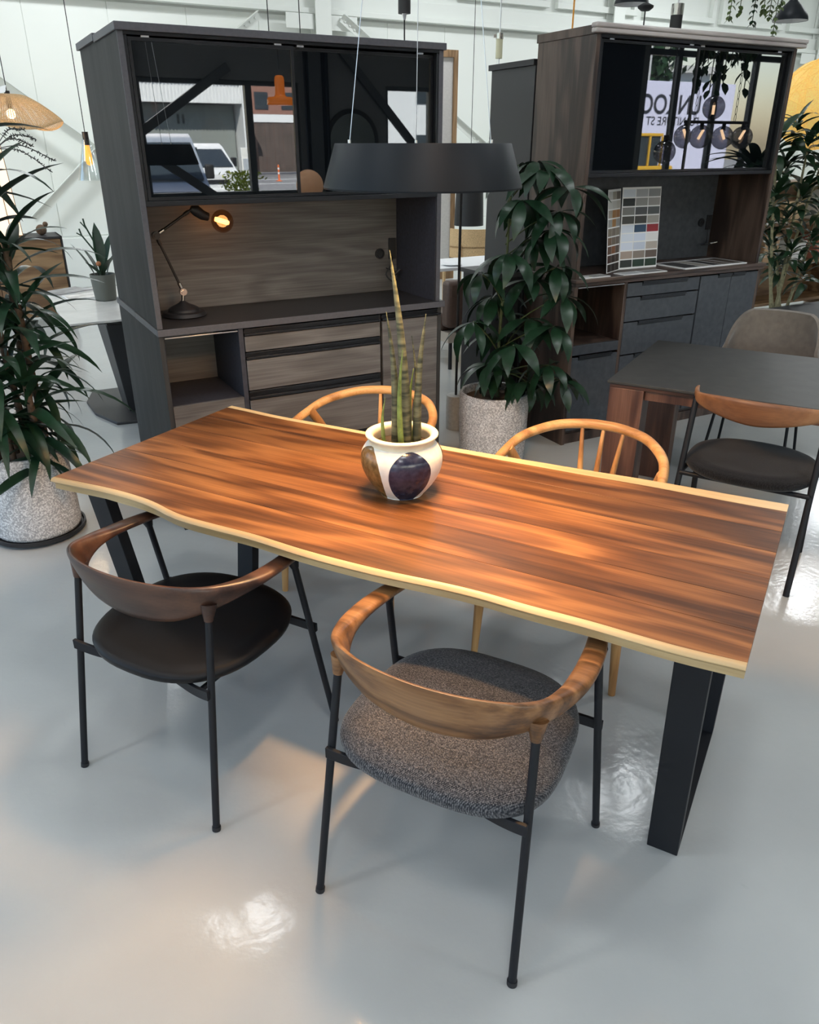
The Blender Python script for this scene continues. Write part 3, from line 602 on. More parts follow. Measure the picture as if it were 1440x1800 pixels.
# ------------------------------------------------------------------ kitchen cabinet with black glass doors
CA = ANG
def cab_frame(p, rz): return p, rz
def sliding_doors(t, x0, x1, xm, z0, z1, y, glass, fr):
    for i, (a, b_, yy) in enumerate(((x0, xm + .012, y), (xm - .012, x1, y + .024))):
        d = bx('door', glass, t, a + .012, b_ - .012, yy + .006, yy + .014, z0 + .012, z1 - .012, 0)
        obj('door_frame', MB().box(a, a + .012, yy, yy + .018, z0, z1).box(b_ - .012, b_, yy, yy + .018, z0, z1).box(a + .012, b_ - .012, yy, yy + .018, z0, z0 + .012).box(a + .012, b_ - .012, yy, yy + .018, z1 - .012, z1), fr, d)
        for e_ in (a + .05, b_ - .08): bx('runner', M['alu'], d, e_, e_ + .03, yy + .001, yy + .017, z1, z1 + .006, 0)
def handle_rail(t, x0, x1, z0, z1):
    h = (z1 - z0)
    return obj('handle_rail', MB().box(x0, x1, .012, .03, z0, z1).box(x0, x1, -.004, .012, z0, z0 + h * .30).box(x0, x1, .0, .012, z1 - h * .22, z1), M['balu'], t, bev=.001)
# base unit
bc = thing('base_cabinet', 'low charcoal cabinet with grey brown drawer fronts and open niche', 'cabinet', O, CA)
bx('side_panel', M['carc'], bc, 0, .020, .0, .447, 0, .915); bx('side_panel', M['carc'], bc, 1.380, 1.400, .0, .447, 0, .915)
bx('back_panel', M['ash'], bc, .02, 1.38, .425, .44, .06, .915); bx('bottom_panel', M['carc'], bc, .02, 1.38, .02, .425, .06, .08); bx('kick_board', M['matte'], bc, .02, 1.38, .05, .065, 0, .06)
bx('divider', M['navy'], bc, .348, .370, .004, .425, .08, .915); bx('divider', M['carc'], bc, 1.056, 1.066, .02, .425, .08, .915); bx('niche_side', M['navy'], bc, .02, .024, .01, .425, .08, .905)
bx('niche_strip', M['alu'], bc, .026, .346, .004, .012, .900, .906)
sh = bx('pull_out_shelf', M['navy'], bc, .026, .346, .022, .42, .582, .598); bx('shelf_front', M['ash'], bc, .022, .347, .004, .022, .500, .600)
dr = bx('drawer', M['ash'], bc, .022, .347, .004, .022, .085, .462); handle_rail(dr, .022, .347, .468, .496)
for z0, z1, h0, h1 in ((.806, .874, .878, .908), (.626, .766, .771, .802), (.345, .578, .584, .622), (.085, .308, .312, .341)):
    d = bx('drawer', M['ash'], bc, .374, 1.054, .002, .022, z0, z1); handle_rail(d, .374, 1.054, h0, h1)
    bx('drawer_box', M['carc'], d, .40, 1.03, .03, .42, z0 + .01, z1 - .02, 0)
dd = bx('door', M['ash'], bc, 1.068, 1.379, .002, .022, .085, .874); handle_rail(dd, 1.068, 1.398, .878, .908)
wt = obj('worktop', MB().box(-.004, 1.414, -.012, .448, .9155, .945), M['edge'], None, bev=.002); wt.location = O; wt.rotation_euler = (0, 0, CA); tag(wt, 'dark slate worktop under the desk lamp', 'worktop')
wt.data.materials.append(M['worktop'])
for p in wt.data.polygons:
    if p.normal.z > .5: p.material_index = 1
hu = thing('hutch_cabinet', 'charcoal hutch cabinet with glossy black glass doors above the desk lamp', 'cabinet', O + Vector((0, 0, .945)), CA)
def zz(v): return v - .945
for x0, x1, inner in ((.0, .022, 1), (1.368, 1.390, 0)):
    s_ = bx('side_panel', M['carc'], hu, x0, x1, .006, .447, 0, zz(2.028)); bx('edge_band', M['edge'], s_, x0, x1, .0, .006, 0, zz(2.028), .001)
    i0, i1 = (x1, x1 + .003) if inner else (x0 - .003, x0)
    bx('inner_lining', M['navy'], s_, i0, i1, .012, .41, 0, zz(1.438), 0)
bx('back_panel', M['ash'], hu, .025, 1.365, .405, .42, 0, zz(2.028)); bx('shelf', M['carc'], hu, .022, 1.368, .05, .405, zz(1.430), zz(1.448)); bx('track_rail', M['balu'], hu, .022, 1.368, .0, .05, zz(1.428), zz(1.448)); bx('track_rail', M['balu'], hu, .022, 1.368, .0, .05, zz(2.016), zz(2.028))
bx('jamb', M['balu'], hu, .022, .034, .002, .05, zz(1.448), zz(2.016)); bx('jamb', M['balu'], hu, 1.356, 1.368, .002, .05, zz(1.448), zz(2.016))
bx('top_panel', M['edge'], hu, -.008, 1.400, -.010, .445, zz(2.028), zz(2.055), .002)
sliding_doors(hu, .036, 1.354, .672, zz(1.450), zz(2.010), .006, M['bglass'], M['balu'])
# the unit standing back to back with it
rb = thing('rear_cabinet', 'tall charcoal cabinet standing back to back with the hutch cabinet', 'cabinet', B(0, .4485), CA)
bx('base_body', M['carc'], rb, .002, 1.398, 0, .44, 0, .917); bx('counter', M['edge'], rb, -.004, 1.41, 0, .45, .917, .947); bx('upper_body', M['carc'], rb, .002, 1.388, 0, .42, .947, 2.034); bx('top_panel', M['edge'], rb, -.010, 1.400, 0, .44, 2.034, 2.062); bx('door', M['matte'], rb, .03, 1.37, .42, .43, 1.45, 2.02)
# fittings inside the hutch
def hp(x, y, v): q = onplane(x, y, B(0, v), V) - O; return q.dot(U), q.z - .945
ox, oz = hp(668, 446, .40)
ot = thing('power_outlet', 'round black power outlet on the grey brown cabinet back', 'outlet', B(ox, .404, oz + .945), CA)
obj('plate', MB().cyl((0, 0, 0), (0, -.008, 0), .026, n=28), M['matte'], ot, 30); obj('ring', MB().tube([(.019 * math.cos(a * .3927), -.009, .019 * math.sin(a * .3927)) for a in range(16)], .002, 6, closed=True), M['balu'], ot, 60)
hk = thing('cable_bracket', 'black wall bracket with loose cable and plug beside round outlet', 'bracket', B(1.335, .404, oz + .945), CA)
bx('plate', M['matte'], hk, -.02, .02, -.012, 0, -.03, .075); obj('cable', MB().tube(crom([(0, -.012, -.02), (-.03, -.04, -.06), (-.06, -.05, -.10), (-.02, -.06, -.14), (.01, -.04, -.10), (-.05, -.03, -.07)], 6), .004, 8), M['matte'], hk, 60); obj('plug', MB().cyl((-.035, -.06, -.115), (.01, -.075, -.075), .010, .007, 10), M['matte'], hk, 40)
pg = thing('wall_plug', 'black plug and looped cord on hutch side behind the desk lamp', 'plug', B(.026, .33, 1.14), CA)
bx('plug_body', M['matte'], pg, 0, .035, -.022, .022, -.03, .035, .006); obj('cord', MB().tube(crom([(.03, 0, -.02), (.06, 0, -.03), (.062, 0, -.075), (.03, 0, -.095), (.012, 0, -.10), (.012, -.02, -.15), (.03, -.05, -.185), (.08, -.07, -.191)], 6), .003, 8), M['matte'], pg, 60)

# desk lamp
lv = .253
def lp(x, y): q = hp(x, y, lv); return Vector((q[0], 0, q[1]))
bp = lp(324, 549); LB = Vector((bp.x, 0, 0))
dl = thing('desk_lamp', 'black jointed desk lamp with lit globe bulb on the worktop', 'lamp', B(bp.x, lv, .9455), CA)
q_ = lambda x, y: lp(x, y) - LB
obj('base', MB().lathe(crom([(.001, .0), (.093, .0), (.094, .014), (.090, .019), (.072, .021), (.068, .031), (.052, .041), (.030, .051), (.016, .060), (.008, .066), (.001, .067)], 3), 48), M['matte'], dl, 50)
j1, j2, j3, sk_, bb = q_(322, 513), q_(274, 414), q_(337, 368), q_(364, 381), q_(391, 389)
obj('stem', MB().cyl((0, 0, .06), j1, .008, n=12), M['chrome'], dl, 40)
for j, mt in ((j1, 'chrome'), (j2, 'brushed')):
    o_ = obj('joint', MB().cyl(j + Vector((0, -.010, 0)), j + Vector((0, .010, 0)), .016, n=24), M[mt], dl, 30)
    obj('joint_knob', MB().cyl(j + Vector((0, -.018, 0)), j + Vector((0, -.010, 0)), .009, n=18), M[mt], o_, 30)
for a, b_ in ((j1, j2), (j2, j3)):
    d = (b_ - a).normalized(); o_ = obj('arm', MB().cyl(a, b_, .0058, n=12), M['brushed'], dl, 40)
    obj('collar', MB().cyl(a + d * .018, a + d * .042, .0085, n=14), M['chrome'], o_, 40); obj('collar', MB().cyl(b_ - d * .042, b_ - d * .018, .0085, n=14), M['brushed'], o_, 40)
dv = (bb - sk_).normalized()
obj('socket', MB().tube([j3 - dv * .004, j3 + dv * .02, sk_ - dv * .02, sk_ + dv * .006], [.014, .024, .021, .017], 18), M['matte'], dl, 30)
gl = MB(); pr = []
for i in range(15):
    a = math.pi * i / 14; pr.append((max(.049 * math.sin(a), .001), -.049 * math.cos(a)))
gl.lathe(pr, 28); bulb = obj('bulb', gl, M['amber'], dl, 60); bulb.location = bb
fl_ = obj('filament', MB().tube([bb - dv * .034, bb - dv * .02, bb + dv * .02, bb + dv * .030], [.009, .011, .011, .007], 14), M['filament'], dl, 60)
light('POINT', 'glow', dl, bb, .8, (1, .55, .22), shadow_soft_size=.03)

# ------------------------------------------------------------------ second kitchen cabinet, stone-look fronts
RA = R(28.0); RO = Vector((.920, 4.437, 0))
RU = Vector((math.cos(RA), math.sin(RA), 0)); RV = Vector((-math.sin(RA), math.cos(RA), 0))
def RC(u, v, z=0.0): return RO + RU * u + RV * v + Vector((0, 0, z))
rc = thing('base_cabinet', 'low umber cabinet with blue grey stone-look drawers and doors', 'cabinet', RO, RA)
bx('side_panel', M['wal2'], rc, 0, .024, .0, .47, 0, .935); bx('side_panel', M['wal2'], rc, 1.476, 1.500, .0, .47, 0, .935); bx('back_panel', M['wal2'], rc, .024, 1.476, .455, .47, .06, .935)
bx('bottom_panel', M['wal2'], rc, .024, 1.476, .02, .455, .06, .08); bx('kick_board', M['wal2'], rc, .024, 1.476, .012, .03, 0, .06); bx('divider', M['wal2'], rc, .366, .388, .0, .455, .08, .935); bx('divider', M['wal2'], rc, .966, .974, .02, .455, .08, .935)
bx('niche_strip', M['alu'], rc, .028, .364, .0, .010, .924, .931); bx('niche_floor', M['wal2'], rc, .024, .366, .02, .455, .585, .600); bx('niche_front', M['stone'], rc, .024, .366, .0, .020, .545, .600)
def pull(d, x0, x1, z): return obj('handle', MB().box(x0, x1, -.010, .004, z - .010, z + .004).box(x0, x1, -.002, .004, z - .022, z - .010), M['balu'], d, bev=.001)
d = bx('door', M['stone'], rc, .024, .366, .0, .020, .085, .530); pull(d, .07, .32, .536)
for z0, z1 in ((.850, .926), (.705, .842), (.508, .697), (.300, .500), (.085, .292)):
    d = bx('drawer', M['stone'], rc, .391, .964, .0, .020, z0, z1); pull(d, .50, .86, z1 + .002); bx('drawer_box', M['carc'], d, .42, .94, .03, .44, z0 + .01, z1 - .01, 0)
for x0, x1, h0, h1 in ((.977, 1.236, 1.12, 1.236), (1.240, 1.476, 1.242, 1.36)): d = bx('door', M['stone'], rc, x0, x1, .0, .020, .085, .926); pull(d, h0, h1, .928)
w2 = thing('worktop', 'umber walnut worktop with stepped edge carrying the colour charts', 'worktop', RO, RA)
bx('slab', M['wal2x'], w2, -.012, 1.516, -.020, .48, .955, .975, .003); bx('lower_step', M['wal2x'], w2, -.004, 1.508, -.010, .475, .9355, .955, .002)
rh = thing('hutch_cabinet', 'umber walnut hutch cabinet with black glass doors and pale top moulding', 'cabinet', RO + Vector((0, 0, .975)), RA)
z2 = lambda v: v - .975
for x0, x1 in ((.0, .024), (1.436, 1.460)):
    s_ = bx('side_panel', M['wal2'], rh, x0, x1, .006, .48, 0, z2(2.145)); bx('edge_band', M['wal2'], s_, x0, x1, 0, .006, 0, z2(2.145), .001)
bx('back_panel', M['stone'], rh, .024, 1.436, .40, .415, 0, z2(2.145)); bx('shelf', M['wal2x'], rh, .024, 1.436, .05, .40, z2(1.496), z2(1.514)); bx('track_rail', M['balu'], rh, .024, 1.436, .0, .05, z2(1.494), z2(1.514)); bx('track_rail', M['balu'], rh, .024, 1.436, .0, .05, z2(2.130), z2(2.145))
bx('jamb', M['balu'], rh, .024, .036, .002, .05, z2(1.514), z2(2.130)); bx('jamb', M['balu'], rh, 1.424, 1.436, .002, .05, z2(1.514), z2(2.130))
sliding_doors(rh, .038, 1.422, .70, z2(1.516), z2(2.124), .006, M['bglass'], M['balu'])
bx('top_panel', M['wal2'], rh, -.004, 1.464, .01, .49, z2(2.145), z2(2.185)); bx('crown_moulding', M['crown'], rh, -.030, 1.500, -.030, .012, z2(2.147), z2(2.168), .005); bx('crown_moulding', M['crown'], rh, -.034, 1.504, -.036, .012, z2(2.168), z2(2.190), .007)
bk = thing('rear_cabinet', 'tall plain black cabinet standing behind the umber hutch', 'cabinet', RC(0, .495), RA)
bx('body', M['dgrey'], bk, .0, 1.42, 0, .43, 0, 2.045, .002); bx('top_panel', M['matte'], bk, -.012, 1.44, .0, .45, 2.045, 2.075); bx('door', M['matte'], bk, .02, .70, .43, .446, .08, 2.03); bx('door', M['matte'], bk, .705, 1.40, .43, .446, .08, 2.03)
def rp(x, y, v): q = onplane(x, y, RC(0, v), RV) - RO; return q.dot(RU), q.z
a, b_ = rp(1232, 391, .40)
ot = thing('power_outlet', 'round black power outlet on the blue grey cabinet back', 'outlet', RC(a, .399, b_), RA)
obj('plate', MB().cyl((0, 0, 0), (0, -.008, 0), .026, n=28), M['matte'], ot, 30); obj('ring', MB().tube([(.019 * math.cos(i * .3927), -.009, .019 * math.sin(i * .3927)) for i in range(16)], .002, 6, closed=True), M['balu'], ot, 60)
a, b_ = rp(1252, 390, .40)
hk = thing('cable_bracket', 'black wall bracket with dangling cord on the blue grey cabinet back', 'bracket', RC(min(a, 1.40), .399, b_), RA)
bx('plate', M['matte'], hk, -.02, .02, -.012, 0, -.045, .045); obj('cord', MB().tube(crom([(0, -.012, -.04), (-.01, -.02, -.10), (-.04, -.04, b_ * 0 - .13), (-.09, -.05, -.135), (-.03, -.07, -.132)], 6), .003, 8), M['matte'], hk, 60); obj('plug', MB().cyl((-.03, -.07, -.125), (.015, -.085, -.118), .009, n=10), M['chrome'], hk, 40)
# colour chart standing on the worktop: two leaves, printed swatches
SW = {}
def sw(c):
    if c not in SW: SW[c] = plain('swatch_print', c, .45)
    return SW[c]
ch = thing('colour_chart', 'folded colour chart of printed swatches standing on the worktop', 'colour chart', RC(.40, .185, .975), RA)
pl = [(.62, .68, .76), (.40, .42, .45), (.26, .27, .28), (.012, .016, .016), (.27, .27, .26), (.30, .29, .28), (.20, .20, .19), (.075, .08, .085), (.09, .10, .105), (.07, .07, .062), (.06, .06, .052), (.38, .36, .33), (.66, .72, .82), (.03, .07, .13), (.30, .025, .035), (.66, .72, .82), (.60, .67, .80), (.72, .72, .72), (.66, .72, .84), (.52, .58, .70), (.42, .38, .34), (.38, .30, .25), (.24, .20, .17), (.12, .09, .075), (.025, .03, .028), (.016, .04, .026), (.014, .035, .02)]
ql = [(.50, .50, .49), (.30, .28, .24), (.12, .10, .08), (.55, .55, .53), (.50, .50, .48), (.44, .43, .40), (.35, .32, .28), (.34, .17, .06), (.30, .14, .05), (.30, .30, .29), (.33, .18, .07), (.32, .32, .32), (.20, .17, .13), (.16, .13, .10), (.20, .17, .13), (.16, .10, .06), (.14, .11, .08), (.12, .09, .07), (.10, .05, .03), (.20, .07, .02), (.08, .05, .035), (.05, .02, .015), (.03, .018, .014), (.035, .02, .014), (.02, .012, .01), (.015, .01, .01), (.02, .012, .01)]
wide = bx('card_leaf', M['white'], ch, .075, .375, .0, .003, 0, .455, 0); wide.rotation_euler = (R(-5), 0, 0)
nar = bx('card_leaf', M['white'], ch, -.185, 0, .0, .003, 0, .450, 0); nar.location = (.075, .0, 0); nar.rotation_euler = (R(-5), 0, R(27))
k = 0
for r_ in range(9):
    for c_ in range(3):
        z0 = .402 - r_ * .049
        bx('swatch', sw(pl[r_ * 3 + c_]), wide, .082 + c_ * .098, .174 + c_ * .098, -.0006, .0, z0, z0 + .042, 0)
        bx('swatch', sw(ql[r_ * 3 + c_]), nar, -.180 + c_ * .059, -.124 + c_ * .059, -.0006, .0, z0 - .006, z0 + .036, 0)
def sheet(label, u0, v0, rz, w, h, cells, c0, base_z=.975, cat='brochure', th=.004):
    s_ = thing('sample_sheet', label, cat, RC(u0, v0, base_z), RA + rz)
    bx('sheet', M['white'], s_, 0, w, 0, h, 0, th, 0)
    for i, (x0, x1, y0, y1, c_) in enumerate(cells): bx('swatch', sw(c_), s_, x0 * w, x1 * w, y0 * h, y1 * h, th, th + .0006, 0)
sheet('glossy pale sheet with grey photographs lying before the colour chart', .055, -.005, R(3), .20, .085, [(.40, .95, .08, .9, (.36, .36, .35)), (.08, .34, .5, .9, (.50, .50, .48)), (.36, .42, .30, .46, (.5, .55, .06))], 0)
sheet('pale leaflet with grey print lying at the chart foot', .34, -.010, R(1), .34, .085, [(.05, .45, .1, .9, (.42, .44, .45)), (.50, .95, .1, .9, (.22, .22, .22))], 0)
sheet('open sample board with dark finish strips on the worktop', .83, .0, R(2), .55, .26, [(.03, .28, .08, .92, (.05, .05, .05)), (.30, .46, .08, .92, (.30, .28, .25)), (.48, .62, .08, .92, (.025, .024, .024)), (.64, .78, .08, .92, (.12, .10, .085)), (.80, .97, .08, .92, (.07, .055, .045))], 0, th=.006)

# ------------------------------------------------------------------ dark ceramic table with walnut legs
TC = Vector((.867, 3.321, 0)); TR_A = R(-30.0)
ct = thing('dining_table', 'dark grey ceramic table with broad walnut legs by the umber cabinet', 'table', TC, TR_A)
bx('table_top', M['ceram'], ct, 0, 1.65, 0, .89, .708, .720, .002); bx('under_frame', M['dwal'], ct, .01, 1.64, .01, .88, .690, .708, .002)
wl = wood('red_brown_walnut_leg', (.040, .016, .010), (.085, .036, .022), (.15, .072, .045), 'Z', 1.3, .42, 4, .45, .1)
for x0, y0 in ((.01, .01), (.01, .76), (1.49, .01), (1.49, .76)): bx('leg', wl, ct, x0, x0 + .15, y0, y0 + .12 if y0 < .5 else y0 + .12, 0, .690, .003)
bx('apron', wl, ct, .16, 1.49, .03, .05, .645, .690); bx('apron', wl, ct, .16, 1.49, .84, .86, .645, .690); bx('apron', wl, ct, .03, .05, .13, .76, .645, .690)
# chair with a carved wooden back
bch = thing('dining_chair', 'black framed chair with carved reddish wood back and black boucle seat', 'chair', (1.425, 3.02, 0), R(-32))
hf = [(-.272, .085, .722, .018, .030, .0), (-.262, .02, .728, .022, .040, .1), (-.225, -.085, .742, .022, .056, .2), (-.12, -.155, .760, .026, .092, .25), (0, -.18, .766, .028, .108, .25)]
obj('back_rail', rail_mesh(hf + [(-x, y, z, w, h, l) for x, y, z, w, h, l in reversed(hf[:-1])], 8, 16, 2.4), M['cherry'], bch, 60)
for s_ in (-1, 1):
    obj('leg', MB().cyl((s_ * .255, -.225, 0), (s_ * .250, -.035, .706), .0125, n=16), M['steel'], bch, 40); obj('leg', MB().cyl((s_ * .245, .22, 0), (s_ * .235, .13, .44), .0125, n=16), M['steel'], bch, 40)
obj('seat_frame', MB().cyl((-.25, -.13, .40), (.25, -.13, .40), .010, n=10).cyl((-.24, .14, .40), (.24, .14, .40), .010, n=10).cyl((-.25, -.13, .40), (-.24, .14, .40), .010, n=10).cyl((.25, -.13, .40), (.24, .14, .40), .010, n=10), M['steel'], bch, 40)
obj('seat', seat_mesh(.258, .245, .462, .412, .012, 2.5, yshift=.03), M['boucle'], bch, 70)
# upholstered shell chair across that table
sc = thing('shell_chair', 'taupe upholstered shell chair with thin black rod legs', 'chair', (1.935, 4.155, 0), R(147))
def shell():
    rings = []; n = 26; m = 14; inner = []; outer = []
    for i in range(m + 1):
        t = i / m; z = .42 + .40 * t; row_i = []; row_o = []
        for j in range(n + 1):
            a = math.pi * (j / n); wide_ = .235 + .035 * math.sin(math.pi * min(1, t * 1.1))
            hgt = z if True else 0
            edge = abs(2 * j / n - 1); zc = .42 + (z - .42) * (1 - .38 * max(0, edge - .45) ** 1.6 / .385)
            x = -wide_ * math.cos(a); y = -.04 - (.20 + .05 * t) * math.sin(a) ** .8
            row_i.append((x * .93, y * .90 + .0, zc - .004)); row_o.append((x, y, zc))
        inner.append(row_i); outer.append(row_o)
    mb = MB(); W = n + 1
    for rows, fl in ((outer, 0), (inner, 1)):
        mb.add([p for r_ in rows for p in r_], [(i * W + j, i * W + j + 1, (i + 1) * W + j + 1, (i + 1) * W + j) for i in range(m) for j in range(n)])
    k = (m + 1) * W
    mb.f += [(m * W + j, m * W + j + 1, k + m * W + j + 1, k + m * W + j) for j in range(n)]
    mb.f += [(i * W + e, (i + 1) * W + e, k + (i + 1) * W + e, k + i * W + e) for i in range(m) for e in (0, n)]
    mb.f += [(j, j + 1, k + j + 1, k + j) for j in range(n)]
    return mb
so = obj('backrest_shell', shell(), M['taupe'], sc, 60)
obj('seat', seat_mesh(.225, .225, .462, .405, .012, 2.6, yshift=.0), M['taupe'], sc, 70)
for s_ in (-1, 1):
    obj('leg', MB().tube(crom([(s_ * .215, -.22, 0), (s_ * .185, -.155, .34), (s_ * .175, -.12, .40), (s_ * .10, -.05, .405)], 5), .008, 10), M['steel'], sc, 60)
    obj('leg', MB().tube(crom([(s_ * .215, .22, 0), (s_ * .185, .155, .34), (s_ * .175, .12, .40), (s_ * .10, .05, .405)], 5), .008, 10), M['steel'], sc, 60)

# ------------------------------------------------------------------ plants
def leaf_mesh(name, w, droop, n=6, fold=.18, peak=.45, tip=1.6):
    vs_, fs = [], []
    for i in range(n + 1):
        t = i / n; wd = w * (math.sin(math.pi * min(1, t ** (math.log(.5) / math.log(peak)))) ** (.9 if t < peak else tip * .7)) if 0 < t < 1 else 0.0008
        y = math.sin(droop * t) / droop if droop else t; z = -(1 - math.cos(droop * t)) / droop if droop else 0
        vs_ += [(-wd, y, z + wd * fold), (0, y, z), (wd, y, z + wd * fold)]
    for i in range(n):
        a = i * 3; fs += [(a, a + 1, a + 4, a + 3), (a + 1, a + 2, a + 5, a + 4)]
    me = MB().add(vs_, fs).mesh(name, 0); return me
def put_leaf(me, parent, p, d, size, roll=0.0, wsc=1.0, name='leaf'):
    d = Vector(d).normalized(); up = Vector((0, 0, 1))
    x = d.cross(up)
    x = x.normalized() if x.length > 1e-3 else Vector((1, 0, 0))
    z = x.cross(d).normalized()
    m = Matrix((x, d, z)).transposed().to_4x4() @ Matrix.Rotation(roll, 4, 'Y') @ Matrix.Diagonal((size * wsc, size, size, 1))
    o = bpy.data.objects.new(name, me); C.objects.link(o); o.parent = parent; o.matrix_basis = Matrix.Translation(p) @ m; return o
def pot_mesh(r0, r1, h, th=.022):
    return MB().lathe([(.001, 0), (r0 - .02, 0), (r0 - .006, .006), (r0, .022), ((r0 + r1) / 2 + .002, h * .5), (r1, h - .012), (r1 - .004, h - .002), (r1 - .012, h), (r1 - th, h - .004), (r1 - th, h - .05), (.001, h - .05)], 56)
# umbrella plant between the cabinets
rnd = random.Random(4)
SPc = Vector((.475, 4.215, 0))
up_ = thing('potted_umbrella_plant', 'tall umbrella plant with drooping leaf whorls in speckled grey pot', 'potted plant', SPc, 0)
obj('pot', pot_mesh(.185, .195, .41), M['pot'], up_, 50); obj('soil', MB().lathe([(.001, .375), (.1, .372), (.172, .366)], 32), M['soil'], up_, 60)
LM = [leaf_mesh('umbrella_leaflet', .135, dr_, 7, .22, .55) for dr_ in (1.0, 1.35, 1.7)]
for me in LM: me.materials.append(M['leafs'])
tr_ = [(.02, .0, .36), (.015, .01, .75), (.03, .0, 1.1), (.03, -.01, 1.42)]
obj('trunk', MB().tube(crom(tr_, 5), [.011 - .0004 * i for i in range(16)], 10), M['stalk'], up_, 60)
wh = [(956, 300, .0), (918, 352, -.12), (1005, 330, -.06), (893, 446, -.14), (848, 482, -.05), (968, 404, .02), (930, 492, .1), (978, 470, -.08), (832, 566, -.1), (974, 574, -.12), (903, 607, -.2), (965, 642, -.16), (912, 290, .08), (868, 520, .08), (862, 640, -.08), (990, 520, .06), (930, 560, .02), (945, 420, .14), (984, 372, .1), (880, 585, .1), (945, 285, .05), (880, 655, -.02), (985, 668, -.05), (925, 670, -.12)]
for i, (px, py, dy) in enumerate(wh):
    dy = min(dy, -.10 if px > 955 else (-.02 if px > 925 else dy))
    c_ = ony(px, py, SPc.y + dy) - SPc
    zt_ = min(1.45, max(.5, c_.z - .12 - .12 * rnd.random())); k_ = (zt_ - .36) / 1.06
    a = Vector((.02, 0, zt_)); mid_ = (a + c_) / 2 + Vector((0, 0, .02))
    obj('petiole', MB().tube(crom([a, mid_, c_], 4), .0038, 6), M['stalk'], up_, 60)
    nl = 8 + i % 2; off = rnd.random() * 6
    for j in range(nl):
        an = off + 2 * math.pi * j / nl + rnd.uniform(-.15, .15); el = rnd.uniform(-.35, .30)
        s_ = rnd.uniform(.19, .27) * (1.05 if py < 420 else 1)
        put_leaf(rnd.choice(LM), up_, c_, (math.cos(an), math.sin(an), el), s_, rnd.uniform(-.3, .3))
# strap-leaved palm beside the table
rnd = random.Random(11)
PL = Vector((-1.745, 3.285, 0))
cad = tag(obj('plant_caddy', MB().lathe([(.001, .012), (.19, .012), (.205, .016), (.205, .034), (.197, .034), (.192, .024), (.001, .024)], 56), M['matte'], None, 40), 'flat black plant caddy under the speckled pot beside walnut table', 'plant caddy')
cad.location = PL
for i in range(4):
    a = .6 + i * math.pi / 2; obj('caster', MB().ball((.15 * math.cos(a), .15 * math.sin(a), .008), .008, 10, 6), M['matte'], cad)
dp = thing('potted_palm', 'bushy strap-leaved palm in speckled grey pot on black caddy', 'potted plant', PL + Vector((0, 0, .0245)), 0)
obj('pot', pot_mesh(.188, .178, .39), M['pot'], dp, 50); obj('soil', MB().lathe([(.001, .357), (.1, .352), (.155, .346)], 32), M['soil'], dp, 60)
PM = [leaf_mesh('strap_leaf', .060, dr_, 9, .35, .42, 1.2) for dr_ in (.7, 1.2, 1.6, 1.95)]
for me in PM: me.materials.append(M['leafd'])
canes = [((.05, -.03), (.00, -.02), 1.42), ((-.05, .04), (-.10, .02), 1.66), ((.09, .05), (.10, .03), 1.02), ((0, -.09), (.02, -.16), .86), ((.02, .08), (.06, .12), 1.25), ((-.08, -.05), (-.12, -.12), 1.15), ((.10, -.04), (.13, -.10), .72)]
for (bx0, by0), (tx, ty), h in canes:
    pts = crom([(bx0, by0, .34), ((bx0 * .6 + tx * .4), (by0 * .6 + ty * .4), h * .6), (tx, ty, h)], 6)
    obj('trunk', MB().tube(pts, [.016 if i % 2 else .014 for i in range(len(pts))], 10), M['cane'], dp, 60)
    nlev = 30
    for j in range(nlev):
        f_ = j / nlev; an = j * 2.4 + rnd.uniform(-.3, .3); z = h - .40 * f_ ; el = 1.05 - 1.25 * f_ + rnd.uniform(-.2, .2)
        s_ = rnd.uniform(.30, .46) * (.75 + .35 * math.sin(math.pi * min(1, f_ + .25)))
        put_leaf(rnd.choice(PM), dp, Vector((tx, ty, z)), (math.cos(an) * math.cos(el), math.sin(an) * math.cos(el), math.sin(el)), s_, rnd.uniform(-.5, .5), rnd.uniform(.85, 1.25))
    for j in range(6):
        z = rnd.uniform(.5, h - .3) if h > .9 else .55; an = rnd.uniform(0, 6.28)
        put_leaf(rnd.choice(PM), dp, Vector((tx * .6, ty * .6, z)), (math.cos(an), math.sin(an), rnd.uniform(-.2, .5)), rnd.uniform(.26, .38), rnd.uniform(-.4, .4))
fs_ = MB(); s0 = ony(-8, 262, 3.2) - dp.location
for ex, ey in ((42, 228), (62, 244), (88, 300), (55, 256), (94, 282)):
    e_ = ony(ex, ey, 3.2) - dp.location; m_ = (s0 + e_) / 2 + Vector((0, 0, .03)); pts = crom([s0, m_, e_], 10)
    fs_.tube(pts, .0015, 5)
    for p in pts[8:]:
        for q in range(3):
            v_ = Vector((rnd.uniform(-1, 1), rnd.uniform(-1, 1), rnd.uniform(-1, 1))).normalized() * .010; fs_.tube([p, Vector(p) + v_], [.0022, .0012], 4)
fo = obj('flower_stalk', fs_, M['spike'], dp, 60); fo['kind'] = 'stuff'
